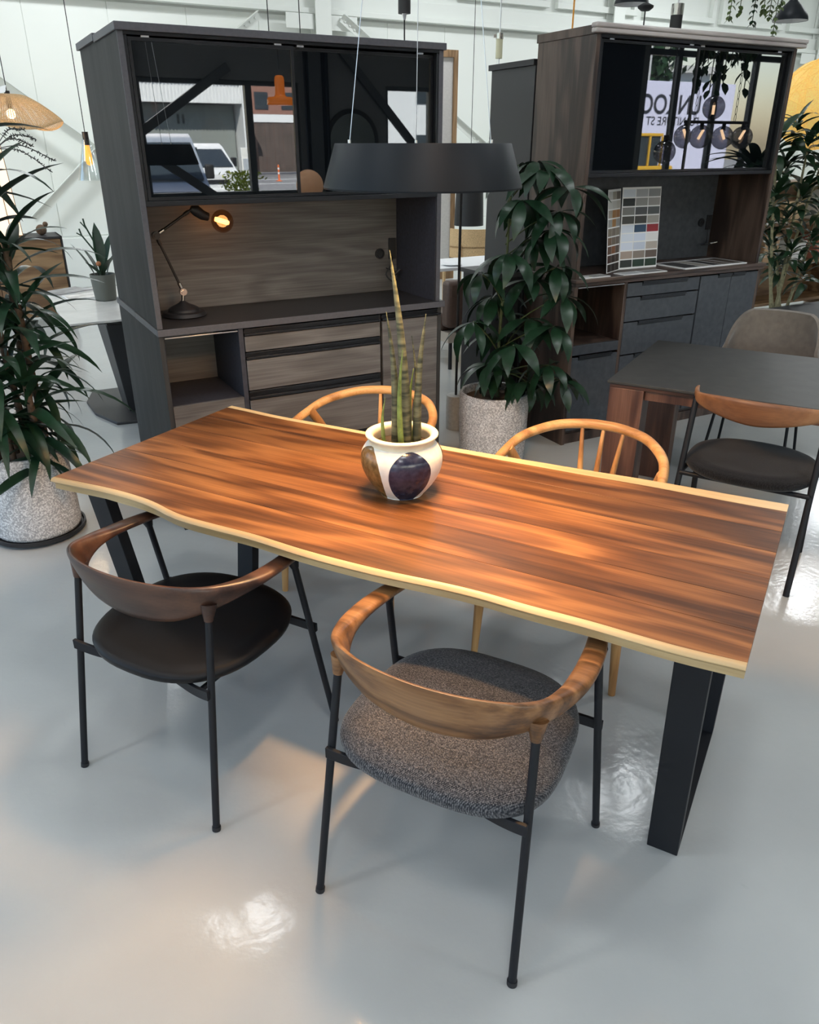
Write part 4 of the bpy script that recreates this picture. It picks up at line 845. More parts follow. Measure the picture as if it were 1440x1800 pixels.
# dracaena canes behind the umber cabinet
rnd = random.Random(21)
DY = 6.45; DP = Vector((3.02, DY, 0))
dr2 = thing('potted_dracaena', 'tall dracaena with pale canes and leafy tufts beyond the umber cabinet', 'potted plant', DP, 0)
obj('pot', pot_mesh(.21, .22, .36), M['concrete'], dr2, 50); obj('soil', MB().lathe([(.001, .325), (.195, .316)], 28), M['soild'], dr2, 60)
DM = [leaf_mesh('dracaena_leaf', .135, dr_, 5, .3, .45, 1.1) for dr_ in (.6, 1.1, 1.6)]
for me in DM: me.materials.append(M['leafr'])
tufts = [(1366, 262, 1.15), (1420, 262, 1.0), (1400, 232, .9), (1350, 300, .85), (1378, 300, 1.0), (1440, 300, 1.0), (1362, 352, .85), (1410, 350, .95), (1440, 372, .9), (1350, 395, .8), (1385, 392, .9), (1352, 440, .8), (1392, 448, .85), (1425, 430, .8), (1412, 488, .8), (1366, 470, .75)]
for i, (px, py, s0) in enumerate(tufts):
    c_ = ony(px, py, DY + rnd.uniform(-.18, .18)) - DP
    bpx = 1352 + (i % 5) * 10; b0 = ony(bpx, 548, DY) - DP; b0.z = .32
    if i in (0, 1, 3, 5, 8, 11): obj('trunk', MB().tube(crom([b0 * .6 + Vector((0, 0, .13)), (b0 * .45 + c_ * .55), c_], 6), [.015 - .0006 * q for q in range(13)], 8), M['canep'], dr2, 60)
    for j in range(18):
        f_ = j / 18; an = j * 2.4 + rnd.uniform(-.3, .3); el = 1.2 - 1.45 * f_ + rnd.uniform(-.2, .2)
        put_leaf(rnd.choice(DM), dr2, c_ + Vector((0, 0, .06 - .12 * f_)), (math.cos(an) * math.cos(el), math.sin(an) * math.cos(el), math.sin(el)), s0 * rnd.uniform(.18, .27), rnd.uniform(-.4, .4))

# ------------------------------------------------------------------ things further back in the hall
wt2 = thing('extending_table', 'pale ceramic table on slanted black pedestal behind the charcoal cabinets', 'table', B(-.21, 1.42), ANG)
bx('table_top', M['wceram'], wt2, 0, 1.7, 0, 1.26, .720, .732, .002); bx('under_frame', M['matte'], wt2, .012, 1.69, .012, 1.25, .712, .720, .001)
bx('mechanism', M['matte'], wt2, .26, 1.45, .35, .90, .63, .712)
obj('pedestal', MB().hexa([(.34, .52, .02), (.62, .52, .02), (.62, .78, .02), (.34, .78, .02)], [(.26, .40, .63), (.54, .40, .63), (.54, .86, .63), (.26, .86, .63)]), M['dgrey'], wt2, bev=.004)
obj('pedestal', MB().hexa([(1.08, .52, .02), (1.30, .52, .02), (1.30, .78, .02), (1.08, .78, .02)], [(1.12, .40, .63), (1.40, .40, .63), (1.40, .86, .63), (1.12, .86, .63)]), M['dgrey'], wt2, bev=.004)
obj('base_plate', MB().prism([(.22, .32), (.6, .26), (1.1, .26), (1.46, .32), (1.56, .62), (1.46, 1.0), (1.1, 1.12), (.6, 1.15), (.2, 1.16), (.12, .9), (.13, .6)], 0, .02), M['dgrey'], wt2, bev=.004)
pp = onz(187, 527, .732)
sp_ = thing('potted_staghorn', 'forked staghorn plant in olive grey pot on the pale ceramic table', 'potted plant', pp, 0)
obj('pot', MB().lathe([(.001, 0), (.062, 0), (.066, .004), (.078, .165), (.074, .165), (.070, .14), (.001, .14)], 36), M['greypot'], sp_, 40)
rnd = random.Random(5); SM = [leaf_mesh('staghorn_leaf', .10, d_, 6, .2, .5, 1) for d_ in (.3, .6)]
for me in SM: me.materials.append(M['leafd'])
for i, (dx, dz_, s_) in enumerate(((-.45, 1, .26), (-.2, 1, .22), (.2, 1, .30), (.5, 1, .24), (-.1, 1.2, .36), (.1, .9, .2), (-.7, .8, .16))):
    put_leaf(SM[i % 2], sp_, Vector((.01 * i - .03, .02 * (i % 3 - 1), .135)), (dx, rnd.uniform(-.3, .3), dz_), s_, rnd.uniform(-.6, .6))
stem_ = MB().tube(crom([(0, 0, .13), (-.02, 0, .30), (-.015, 0, .42)], 4), .006, 6).tube([(-.02, 0, .30), (-.09, 0, .40), (-.10, 0, .44)], .005, 6).tube([(-.085, 0, .395), (-.12, 0, .415)], .004, 6).tube([(-.018, 0, .36), (-.06, .0, .46), (-.065, 0, .50)], .005, 6).tube([(-.05, 0, .435), (-.085, 0, .48)], .004, 6)
obj('stem', stem_, M['leafd'], sp_, 60); obj('bud', MB().ball((-.005, -.02, .23), .016, 12, 8), plain('terracotta_bud', (.35, .13, .05), .6), sp_, 60)
for i, (px, py, rz, w, h, mt, lab) in enumerate(((118, 513, .5, .30, .22, 'greypot', 'grey magazine lying open on the pale ceramic table'), (150, 521, .1, .26, .19, 'white', 'white leaflet lying beside the staghorn pot'))):
    p = onz(px, py, .7325); s_ = thing('magazine', lab, 'magazine', p, ANG + rz)
    bx('cover', M['white'], s_, -w / 2, w / 2, -h / 2, h / 2, 0, .004, 0); bx('page', plain('printed_page', (.22, .22, .23) if i == 0 else (.62, .6, .58), .4, noise=.5, nscale=12), s_, -w / 2 + .01, w / 2 - .01, -h / 2 + .01, h / 2 - .01, .004, .009 if i == 0 else .005, 0)
sb = thing('sideboard', 'oak sideboard with dark frame against the white steel wall', 'sideboard', B(-1.60, 5.216), ANG)
bx('body', M['board'], sb, .02, 1.84, .02, .46, .10, .83); bx('frame_side', M['matte'], sb, 1.84, 1.856, 0, .46, .0, .85); bx('frame_side', M['matte'], sb, 0, .02, 0, .46, .0, .85); bx('frame_top', M['matte'], sb, 0, 1.856, 0, .46, .83, .85)
for i in range(3): d = bx('door', M['board'], sb, .03 + i * .603, .03 + i * .603 + .598, .0, .02, .11, .825, .002)
p = B(-.32, 5.42, .85)
pl_ = thing('paper_lamp', 'tall glowing pleated paper lamp standing on the oak sideboard', 'lamp', p, ANG)
sh_ = obj('lamp_shade', MB().hexa([(-.24, -.14, .02), (.24, -.14, .02), (.24, .14, .02), (-.24, .14, .02)], [(-.20, -.12, .84), (.20, -.12, .84), (.20, .12, .84), (-.20, .12, .84)]), M['paper'], pl_)
for i in range(6): a = -.20 + i * .08; obj('rib', MB().hexa([(a * 1.2 - .003, -.146, .02), (a * 1.2 + .003, -.146, .02), (a * 1.2 + .003, -.14, .02), (a * 1.2 - .003, -.14, .02)], [(a - .003, -.126, .84), (a + .003, -.126, .84), (a + .003, -.12, .84), (a - .003, -.12, .84)]), M['frame'], pl_)
bx('base', M['frame'], pl_, -.25, .25, -.15, .15, 0, .02)
cup = thing('wooden_bird', 'small dark wooden figure on the oak sideboard', 'figurine', B(.10, 5.40, .85), ANG); obj('body', MB().ball((0, 0, .05), .05, 14, 8), M['cane'], cup, 60); obj('head', MB().ball((.045, 0, .10), .025, 12, 6), M['cane'], cup, 60)

# rattan pendant with wavy brim
RP = ony(20, 203, 6.0)
rt = thing('rattan_pendant', 'wavy woven rattan pendant lamp with paper price tag', 'pendant lamp', RP, 0)
nseg = 110; rings = []
for i, (r_, z_) in enumerate(crom([(.03, .13), (.10, .12), (.18, .075), (.26, .01), (.315, -.045), (.325, -.062)], 8)):
    k_ = r_ / .325; rings.append([((r_) * math.cos(2 * math.pi * j / nseg), r_ * math.sin(2 * math.pi * j / nseg), z_ + .028 * k_ ** 2 * math.sin(3 * 2 * math.pi * j / nseg + 1.0)) for j in range(nseg)])
wv = MB()
for r_ in rings: wv.tube(r_, .0018, 4, closed=True)
for j in range(0, nseg): wv.tube([r_[j] for r_ in rings], .0024, 4)
ro = obj('woven_shade', wv, M['rattan'], rt, 60); ro['kind'] = 'stuff'
obj('cord', MB().cyl((0, 0, .14), (0, 0, ZC - RP.z), .003, n=6), M['matte'], rt, 40); obj('lampholder', MB().cyl((0, 0, .04), (0, 0, .15), .018, n=14), M['matte'], rt, 40); obj('bulb', MB().ball((0, 0, .01), .03, 16, 10), M['led'], rt, 60)
tg = bx('price_tag', M['white'], rt, -.05, .05, -.002, 0, -.035, .035, 0); tg.location = (.0, -.115, .145); tg.rotation_euler = (R(-50), R(-12), 0)
light('POINT', 'glow', rt, (0, 0, -.04), 4, (1, .7, .4), shadow_soft_size=.03)
GP = ony(156, 276, 6.4)
gp = thing('glass_pendant', 'clear glass cone pendant with amber lampholder by the charcoal cabinet', 'pendant lamp', GP, 0)
obj('glass_shade', MB().lathe([(.03, .12), (.035, .08), (.10, -.16), (.098, -.16), (.032, .08)], 36), M['cglass'], gp, 50); obj('socket', MB().cyl((0, 0, .08), (0, 0, .17), .022, n=16), M['brushed'], gp, 40); obj('bulb', MB().lathe([(.001, -.06), (.02, -.05), (.026, -.02), (.018, .06), (.016, .09)], 18), emit('amber_bulb', (1, .42, .06), 1.2), gp, 60)
obj('cord', MB().cyl((0, 0, .17), (0, 0, ZC - GP.z), .003, n=6), M['matte'], gp, 40)

# tall framed panel, floor lamp pole, black bell pendant, far seats between the cabinets
fp = ony(797, 494, 11.0); fp.z = 0
fr2 = thing('framed_screen', 'tall oak framed cloth screen standing before the white wall', 'screen', fp, ANG)
bx('cloth', M['ffab'], fr2, -.95, -.06, .02, .03, .08, 2.62, 0); bx('frame_stile', M['frame'], fr2, -.06, 0, 0, .05, 0, 2.70); bx('frame_stile', M['frame'], fr2, -1.01, -.95, 0, .05, 0, 2.70); bx('frame_rail', M['frame'], fr2, -.95, -.06, 0, .05, 2.62, 2.70); bx('frame_rail', M['frame'], fr2, -.95, -.06, 0, .05, 0, .10)
lp_ = onz(800, 752, 0)
flp = thing('floor_lamp', 'slim black floor lamp pole in concrete foot beside umbrella plant', 'floor lamp', lp_, 0)
obj('concrete_foot', MB().lathe([(.001, 0), (.058, 0), (.06, .004), (.06, .215), (.056, .22), (.001, .22)], 32), M['concrete'], flp, 40); obj('pole', MB().cyl((.0, 0, .22), (.0, 0, 1.52), .008, n=12), M['matte'], flp, 40); obj('arm', MB().cyl((0, 0, 1.52), (.10, .05, 1.56), .006, n=10), M['matte'], flp, 40); obj('lamp_head', MB().cyl((.10, .05, 1.50), (.10, .05, 1.60), .035, .02, 20), M['matte'], flp, 40)
bp_ = ony(824, 396, 8.2)
bl = thing('bell_pendant', 'black bell pendant lamp hanging over the far rattan chair', 'pendant lamp', bp_, 0)
obj('shade', MB().lathe(crom([(.145, 0), (.14, .15), (.13, .34), (.11, .45), (.05, .50), (.01, .51)], 4), 40), M['matte'], bl, 50); obj('cord', MB().cyl((0, 0, .5), (0, 0, ZC - bp_.z), .003, n=6), M['matte'], bl, 40)
def round_chair(p, rz, label):
    t = thing('rattan_chair', label, 'chair', p, rz); 
    for zc, hh in ((.72, .10), (.58, .06)):
        rg = [[(.30 * math.cos(a) * q_, .27 * math.sin(a) * q_, zc + dz_) for q_, dz_ in ((1, -hh), (1.0, hh), (.95, hh), (.95, -hh))] for a in [math.pi * (1.0 + i / 24) for i in range(25)]]
        obj('back_band', MB().loft(rg), M['rattan'], t, 40)
    for x, y in ((-.25, -.16), (.25, -.16), (-.25, .22), (.25, .22)): obj('leg', MB().cyl((x, y, 0), (x, y, .66 if y < 0 else .42), .018, n=10), M['rattan'], t, 40)
    obj('seat', seat_mesh(.27, .25, .45, .40, .01, 3), M['beige'], t, 60)
p = ony(832, 430, 9.2); p.z = 0; round_chair(p, R(25), 'rattan chair with curved back behind the low white table')
p = onz(826, 465, .70); lt = thing('white_table', 'white topped table before the far rattan chair', 'table', Vector((p.x, p.y, 0)), ANG)
bx('table_top', M['white'], lt, -.7, .55, -.10, .45, .675, .70); [obj('leg', MB().cyl((x, y, 0), (x, y, .675), .02, n=10), M['rattan'], lt, 40) for x in (-.62, .47) for y in (-.06, .40)]
obj('plate', MB().lathe([(.001, .704), (.06, .704), (.09, .716), (.088, .719), (.05, .708), (.001, .708)], 28), M['white'], tag(thing('saucer_plate', 'white plate on the far white table', 'plate', Vector((p.x - .16, p.y - .05, -.003)), 0), 'white plate on the far white table', 'plate'), 40)
p = ony(846, 520, 6.35); p.z = 0
br = thing('lounge_chair', 'brown upholstered lounge chair behind the umbrella plant', 'chair', p, ANG)
bx('backrest', M['brown'], br, -.34, .34, -.06, .06, .34, .70, .03); bx('seat', M['brown'], br, -.34, .34, .06, .46, .30, .44, .03); bx('plinth', M['beige'], br, -.32, .32, -.03, .45, .22, .30)
for x in (-.28, .28):
    for y in (0, .40): obj('leg', MB().cyl((x, y, 0), (x, y, .22), .016, n=10), M['matte'], br, 40)
sd = thing('side_stand', 'narrow black stand beside the umbrella plant', 'stand', RC(-.21, .50), RA); bx('body', M['matte'], sd, 0, .19, 0, .34, 0, .93); bx('top_panel', M['dgrey'], sd, -.015, .195, -.015, .355, .93, .955)
# dark bench and oak display shelf past the dracaena
p = ony(1470, 560, 5.6); p.z = 0
dbn = thing('dark_table', 'black table with slim legs past the taupe shell chair', 'table', p, ANG); bx('table_top', M['matte'], dbn, -.15, 1.3, -.3, .5, .50, .53); [bx('leg', M['matte'], dbn, x, x + .05, y, y + .05, 0, .50) for x in (-.12, 1.2) for y in (-.27, .42)]; bx('lower_shelf', M['matte'], dbn, -.10, 1.2, -.22, .42, .12, .14)
p = ony(1400, 470, 8.6); p.z = 0
osf = thing('display_shelf', 'oak display shelf with open bays beyond the dracaena', 'shelf', p, ANG); [bx('side_panel', M['board'], osf, x, x + .03, 0, .35, 0, 1.32) for x in (-.75, .75)]; [bx('shelf_board', M['board'], osf, -.72, .75, 0, .35, z, z + .03) for z in (.10, .50, .90, 1.29)]; bx('back_panel', M['board'], osf, -.72, .75, .33, .345, .13, 1.29)
for i, (x, z, w, h, c_) in enumerate(((-.5, .53, .22, .28, (.45, .30, .18)), (-.1, .53, .26, .2, (.7, .7, .68)), (.35, .53, .2, .25, (.35, .12, .08)), (-.3, .93, .3, .2, (.55, .4, .25)), (.3, .93, .18, .3, (.75, .74, .7)))):
    b0 = thing('storage_basket', ('tan', 'white', 'brick red', 'straw', 'cream')[i] + ' box on the oak display shelf', 'box', p + U * x + V * .05 + Vector((0, 0, z)), ANG, 'boxes on the oak display shelf')
    mt = plain('box_finish', c_, .8); bx('box', mt, b0, 0, w, 0, .22, 0, h * .85, .006); bx('lid', mt, b0, -.005, w + .005, -.005, .225, h * .85, h, .004)
# golden string ball lamp
GB = ony(1441, 184, 7.6)
gb = thing('string_ball_lamp', 'large golden string ball lamp above the dracaena', 'pendant lamp', GB, 0)
sb_ = obj('string_globe', MB().ball((0, 0, 0), .355, 40, 24), M['yellow'], gb, 60)
obj('cord', MB().cyl((0, 0, .35), (0, 0, ZC - GB.z), .003, n=6), M['matte'], gb, 40)
rnd = random.Random(9); stg = MB()
for i in range(26):
    ax_ = Vector((rnd.uniform(-1, 1), rnd.uniform(-1, 1), rnd.uniform(-1, 1))).normalized(); e1 = ax_.orthogonal().normalized(); e2 = ax_.cross(e1)
    stg.tube([e1 * .357 * math.cos(2 * math.pi * j / 40) + e2 * .357 * math.sin(2 * math.pi * j / 40) for j in range(40)], .0022, 4, closed=True)
so2 = obj('string_winding', stg, M['yellow'], gb, 60); so2['kind'] = 'stuff'
# hanging hardware
def hang(name, label, cat, px, py, Y, build):
    p = ony(px, py, Y); t = thing(name, label, cat, p, 0); build(t, ZC - p.z); return t
def cordp(t, L_, mat='matte', r_=.0035, z0=0): obj('cord', MB().cyl((0, 0, z0), (0, 0, L_), r_, n=6), M[mat], t, 40)
def b_reel(t, L_): obj('reel', MB().cyl((0, 0, 0), (0, 0, .22), .034, n=24), M['matte'], t, 30); obj('tip', MB().cyl((0, 0, -.03), (0, 0, 0), .006, .014, 12), M['alu'], t, 40); obj('line', MB().cyl((0, 0, -.9), (0, 0, -.03), .004, n=8), M['matte'], t, 40); cordp(t, L_, z0=.22)
hang('cord_reel', 'black cylinder cord reel hanging behind the charcoal hutch', 'cord reel', 711, 24, 5.0, b_reel)
def b_plain(t, L_): cordp(t, L_); obj('lampholder', MB().cyl((0, 0, -.10), (0, 0, 0), .02, n=14), M['matte'], t, 40); obj('bulb', MB().ball((0, 0, -.14), .045, 16, 10), M['cglass'], t, 60)
hang('cord_pendant', 'bare lampholder on straight black cord behind the charcoal hutch', 'pendant lamp', 477, 120, 6.0, b_plain)
def b_loop(t, L_): b_plain(t, L_); obj('cord_loop', MB().tube([(.02 * math.cos(i * .5236), 0, .62 + .05 * math.sin(i * .5236)) for i in range(12)], .003, 6, closed=True), M['matte'], t, 60)
hang('cord_pendant', 'bare lampholder on knotted black cord behind the charcoal hutch', 'pendant lamp', 531, 120, 6.0, b_loop)
def b_ins(t, L_): obj('insulator', MB().cyl((0, 0, 0), (0, 0, .12), .024, n=20), M['cream'], t, 30); obj('clamp', MB().cyl((0, 0, .12), (0, 0, .155), .027, n=16).box(-.042, -.02, -.012, .012, .128, .148), M['chrome'], t, 30); cordp(t, L_, 'alu', .005, .155); obj('line', MB().cyl((0, 0, -.5), (0, 0, 0), .005, n=8), M['alu'], t, 40)
hang('cable_hanger', 'cream cylinder cable hanger with chrome clamp behind the black cabinet', 'cable hanger', 877, 103, 6.4, b_ins)
def b_or(t, L_): obj('cable', MB().cyl((0, 0, -.4), (0, 0, L_), .006, n=8), plain('orange_cable', (.75, .32, .03), .5), t, 40); obj('clip', MB().cyl((0, 0, L_ - .03), (0, 0, L_), .014, n=10), M['alu'], t, 40)
hang('orange_cable', 'straight orange cable dropping behind the umber hutch', 'cable', 1007, 40, 6.2, b_or)
def b_cone(t, L_):
    obj('shade', MB().lathe(crom([(.125, 0), (.115, .035), (.07, .09), (.03, .13), (.022, .17), (.001, .175)], 4), 36), M['shade'], t, 50); obj('lining', MB().lathe([(.123, .002), (.11, .035), (.066, .085), (.001, .10)], 32), M['white'], t, 50); cordp(t, L_, z0=.17)
hang('cone_pendant', 'dark grey cone pendant above the umber hutch moulding end', 'pendant lamp', 1389, 37, 6.8, b_cone)
hang('cone_pendant', 'dark grey cone pendant between the orange cable and black dome', 'pendant lamp', 1110, 8, 6.8, b_cone)
def b_dome(t, L_): obj('dome', MB().lathe([(.001, -.02), (.03, -.018), (.055, .0), (.057, .012), (.02, .03), (.001, .03)], 24), M['matte'], t, 50); obj('line', MB().cyl((0, 0, -.35), (0, 0, -.02), .005, n=8), M['matte'], t, 40); cordp(t, L_, z0=.03)
hang('dome_hanger', 'small black dome on thin rod above the umber hutch', 'hanger', 1135, 14, 6.6, b_dome)
def b_clamp(t, L_): obj('grip', MB().cyl((0, 0, -.16), (0, 0, 0), .042, n=20), M['matte'], t, 30); obj('clamp', MB().cyl((0, 0, 0), (0, 0, .07), .044, n=16), M['chrome'], t, 30); cordp(t, L_, 'alu', .006, .07)
hang('cable_grip', 'chrome clamp with black grip hanging above the umber hutch', 'cable grip', 1190, 27, 6.6, b_clamp)
rnd = random.Random(31); TM = leaf_mesh('trailing_leaf', .30, .6, 3, .2, .5); TM.materials.append(plain('trailing_green_leaf', (.085, .13, .035), .5, noise=.4, nscale=20)); TM2 = leaf_mesh('trailing_leaf', .30, .6, 3, .2, .5); TM2.materials.append(M['leafr'])
hp_ = ony(1320, -60, 6.5)
hpl = thing('hanging_plant', 'trailing green plant hanging from basket over the umber hutch', 'hanging plant', hp_, 0)
obj('basket', MB().lathe(crom([(.001, -.10), (.10, -.09), (.16, 0), (.17, .06), (.155, .06), (.001, .04)], 3), 32), M['cane'], hpl, 50); cordp(hpl, ZC - hp_.z, z0=.04)
for k_, (px, ye) in enumerate(((1282, 34), (1300, 22), (1322, 42), (1342, 20), (1358, 62), (1352, 30), (1372, 12))):
    e_ = ony(px, ye, 6.5 + .08 * (k_ % 3 - 1)) - hp_; s0 = Vector((e_.x * .6, 0, .03)); m_ = Vector((e_.x, e_.y, -.02)); pts = crom([s0, m_, (m_ + e_) / 2, e_], 5)
    obj('vine', MB().tube(pts, .003, 5), M['stalk'], hpl, 60)
    for q, pnt in enumerate(pts[4:]):
        for w_ in range(3):
            an = rnd.uniform(0, 6.28); put_leaf(TM2 if k_ == 2 else TM, hpl, Vector(pnt), (math.cos(an), math.sin(an), -.5), rnd.uniform(.032, .052))

# ------------------------------------------------------------------ things on the camera's side of the hall, seen in the glass doors
ch2 = thing('globe_chandelier', 'black bar chandelier with smoked glass globes on two chains', 'chandelier', B(4.32, -1.0, 1.80), ANG)
obj('bar', MB().cyl((-.34, 0, 0), (.34, 0, 0), .010, n=12), M['matte'], ch2, 40)
for x, z_, tl in ((-.32, -.095, .02), (-.12, -.095, -.02), (.10, -.10, .02), (.30, -.10, -.02), (-.03, .095, .0)):
    g = obj('globe', MB().ball((x, 0, z_), .078, 24, 14), M['smoke'], ch2, 60); sgn = -1 if z_ < 0 else 1
    obj('lampholder', MB().cyl((x, 0, 0), (x, 0, sgn * .05), .014, n=12), M['matte'], g, 40); obj('filament', MB().cyl((x - tl, 0, sgn * .05), (x + tl, 0, sgn * .11), .010, n=10), M['filw'], g, 40)
for x in (-.20, .20):
    cm = MB()
    for i in range(60):
        z_ = .01 + i * .05; e1 = Vector((1, 0, 0)) if i % 2 else Vector((0, 1, 0))
        cm.tube([Vector((x, 0, z_ + .02)) + e1 * (.009 * math.cos(j * .785)) + Vector((0, 0, .028 * math.sin(j * .785))) for j in range(8)], .0025, 4, closed=True)
    co = obj('chain', cm, M['matte'], ch2, 60); co['kind'] = 'stuff'
sg = thing('globe_pendant', 'single smoked glass globe pendant near the chandelier', 'pendant lamp', B(4.3, -1.5, 1.60), ANG); obj('globe', MB().ball((0, 0, 0), .085, 24, 14), M['smoke'], sg, 60); obj('lampholder', MB().cyl((0, 0, .05), (0, 0, .12), .02, n=12), M['matte'], sg, 40); obj('cord', MB().cyl((0, 0, .12), (0, 0, ZC - 1.6), .003, n=6), M['matte'], sg, 40)
rnd = random.Random(8)
hb = thing('hanging_plant', 'dark trailing plant hanging over the globe chandelier', 'hanging plant', B(4.83, -1.5, 2.62), ANG); obj('basket', MB().lathe([(.001, -.12), (.14, -.1), (.2, .04), (.18, .04), (.001, .02)], 28), M['cane'], hb, 50); cordp(hb, ZC - 2.62)
for k_ in range(14):
    a = k_ * .45; x, y = .17 * math.cos(a), .17 * math.sin(a); L_ = rnd.uniform(.3, .6)
    obj('vine', MB().tube([(x, y, .03), (x * 1.2, y * 1.2, -.05), (x * 1.2, y * 1.2, -L_)], .004, 5), M['stalk'], hb, 60)
    for q in range(9): an = rnd.uniform(0, 6.28); put_leaf(TM2, hb, Vector((x * 1.2, y * 1.2, -.05 - L_ * q / 9)), (math.cos(an), math.sin(an), -.8), rnd.uniform(.07, .12))
pb = thing('potted_palm', 'dark palm with arching fronds near the globe chandelier', 'potted plant', B(5.15, -1.25), ANG); obj('pot', pot_mesh(.2, .21, .4), M['concrete'], pb, 50); obj('soil', MB().lathe([(.001, .36), (.185, .355)], 24), M['soild'], pb, 60); obj('trunk', MB().cyl((0, 0, .35), (0, 0, 1.5), .03, .02, 10), M['cane'], pb, 40)
for k_ in range(40): an = k_ * 2.4; el = rnd.uniform(-.2, 1.1); put_leaf(PM[k_ % 4], pb, Vector((0, 0, rnd.uniform(1.25, 1.55))), (math.cos(an) * math.cos(el), math.sin(an) * math.cos(el), math.sin(el)), rnd.uniform(.4, .6), rnd.uniform(-.4, .4), 1.2)
og = thing('orange_pendant', 'orange glass pendant lamp with flared brim by the front window', 'pendant lamp', B(2.9, -6.0, 2.12), ANG)
obj('shade', MB().lathe(crom([(.001, -.06), (.14, -.06), (.15, -.035), (.15, .0), (.13, .02), (.065, .03), (.055, .10), (.05, .22), (.001, .24)], 3), 40), M['orange'], og, 50); obj('cord', MB().cyl((0, 0, .3), (0, 0, ZC - 2.12), .004, n=6), M['matte'], og, 40)
pe = thing('mushroom_lamp', 'peach globe lamp on slim brass stem facing the charcoal hutch', 'lamp', B(1.98, -3.0), ANG); obj('base', MB().lathe([(.001, 0), (.12, 0), (.12, .015), (.01, .025)], 28), M['brushed'], pe, 40); obj('stem', MB().cyl((0, 0, .02), (0, 0, 1.28), .010, n=12), M['brushed'], pe, 40); obj('shade', MB().ball((0, 0, 1.35), .12, 28, 14), emit('peach_glass', (.9, .50, .28), .35), pe, 60)
am = thing('arched_mirror', 'arched black framed mirror on the grey front wall', 'mirror', B(5.22, V0 + .01, .55), ANG)
def arch(w, h, n=20): return [(-w, 0), (w, 0)] + [(w * math.cos(math.pi * i / n), h - w + w * math.sin(math.pi * i / n)) for i in range(n + 1)]
def flat_arch(a0, y0, y1): return MB().loft([[(x, y0, z) for x, z in a0], [(x, y1, z) for x, z in a0]])
obj('frame', flat_arch(arch(.46, 1.62), 0, .03), M['matte'], am); g = obj('glass', flat_arch([(x, z + .07) for x, z in arch(.39, 1.48)], .03, .034), M['mirror'], am)
cu_ = thing('drape_curtain', 'dark blue pleated curtain beside the front window', 'curtain', B(4.4, V0 + .12, .02), ANG)
cv = [(.4 * i / 40 * 1.0, .03 * math.sin(i * 1.1)) for i in range(41)]
obj('cloth', MB().loft([[(x, y, z) for x, y in cv] + [(x, y - .004, z) for x, y in reversed(cv)] for z in (0, 3.0)]), M['drape'], cu_, 60); obj('curtain_rail', MB().cyl((-2.6, .0, 3.03), (.5, 0, 3.03), .015, n=10), M['matte'], cu_, 40)
def fbrace(n, u0, z0, u1, z1):
    d = Vector((u1 - u0, 0, z1 - z0)); o = struct(n, MB().box(0, d.length, 0, .07, -.06, .06), M['dframe']); o.location = B(u0, V0 + .03, z0); o.rotation_euler = Euler((0, -math.atan2(d.z, d.x), ANG), 'XYZ')
fbrace('brace_7', 1.75, 1.70, 3.25, 2.66); fbrace('brace_8', 1.75, 1.72, 3.10, .82); fbrace('brace_9', 5.0, 3.0, 7.2, .75)
for i, (u_, lab) in enumerate(((1.83, 'a'), (4.55, 'b'))): room(struct('column_%d' % (5 + i), MB().box(u_ - .10, u_ + .10, V0, V0 + .02, 0, ZC).box(u_ - .006, u_ + .006, V0 + .02, V0 + .18, 0, ZC).box(u_ - .10, u_ + .10, V0 + .18, V0 + .20, 0, ZC), M['dframe']))
# dark panelled bay on the front wall between the mirror and the tall glazing
room(struct('wall_panelling', MB().box(7.9, 10.6, V0 + .0, V0 + .04, 0, ZC), M['drape']))

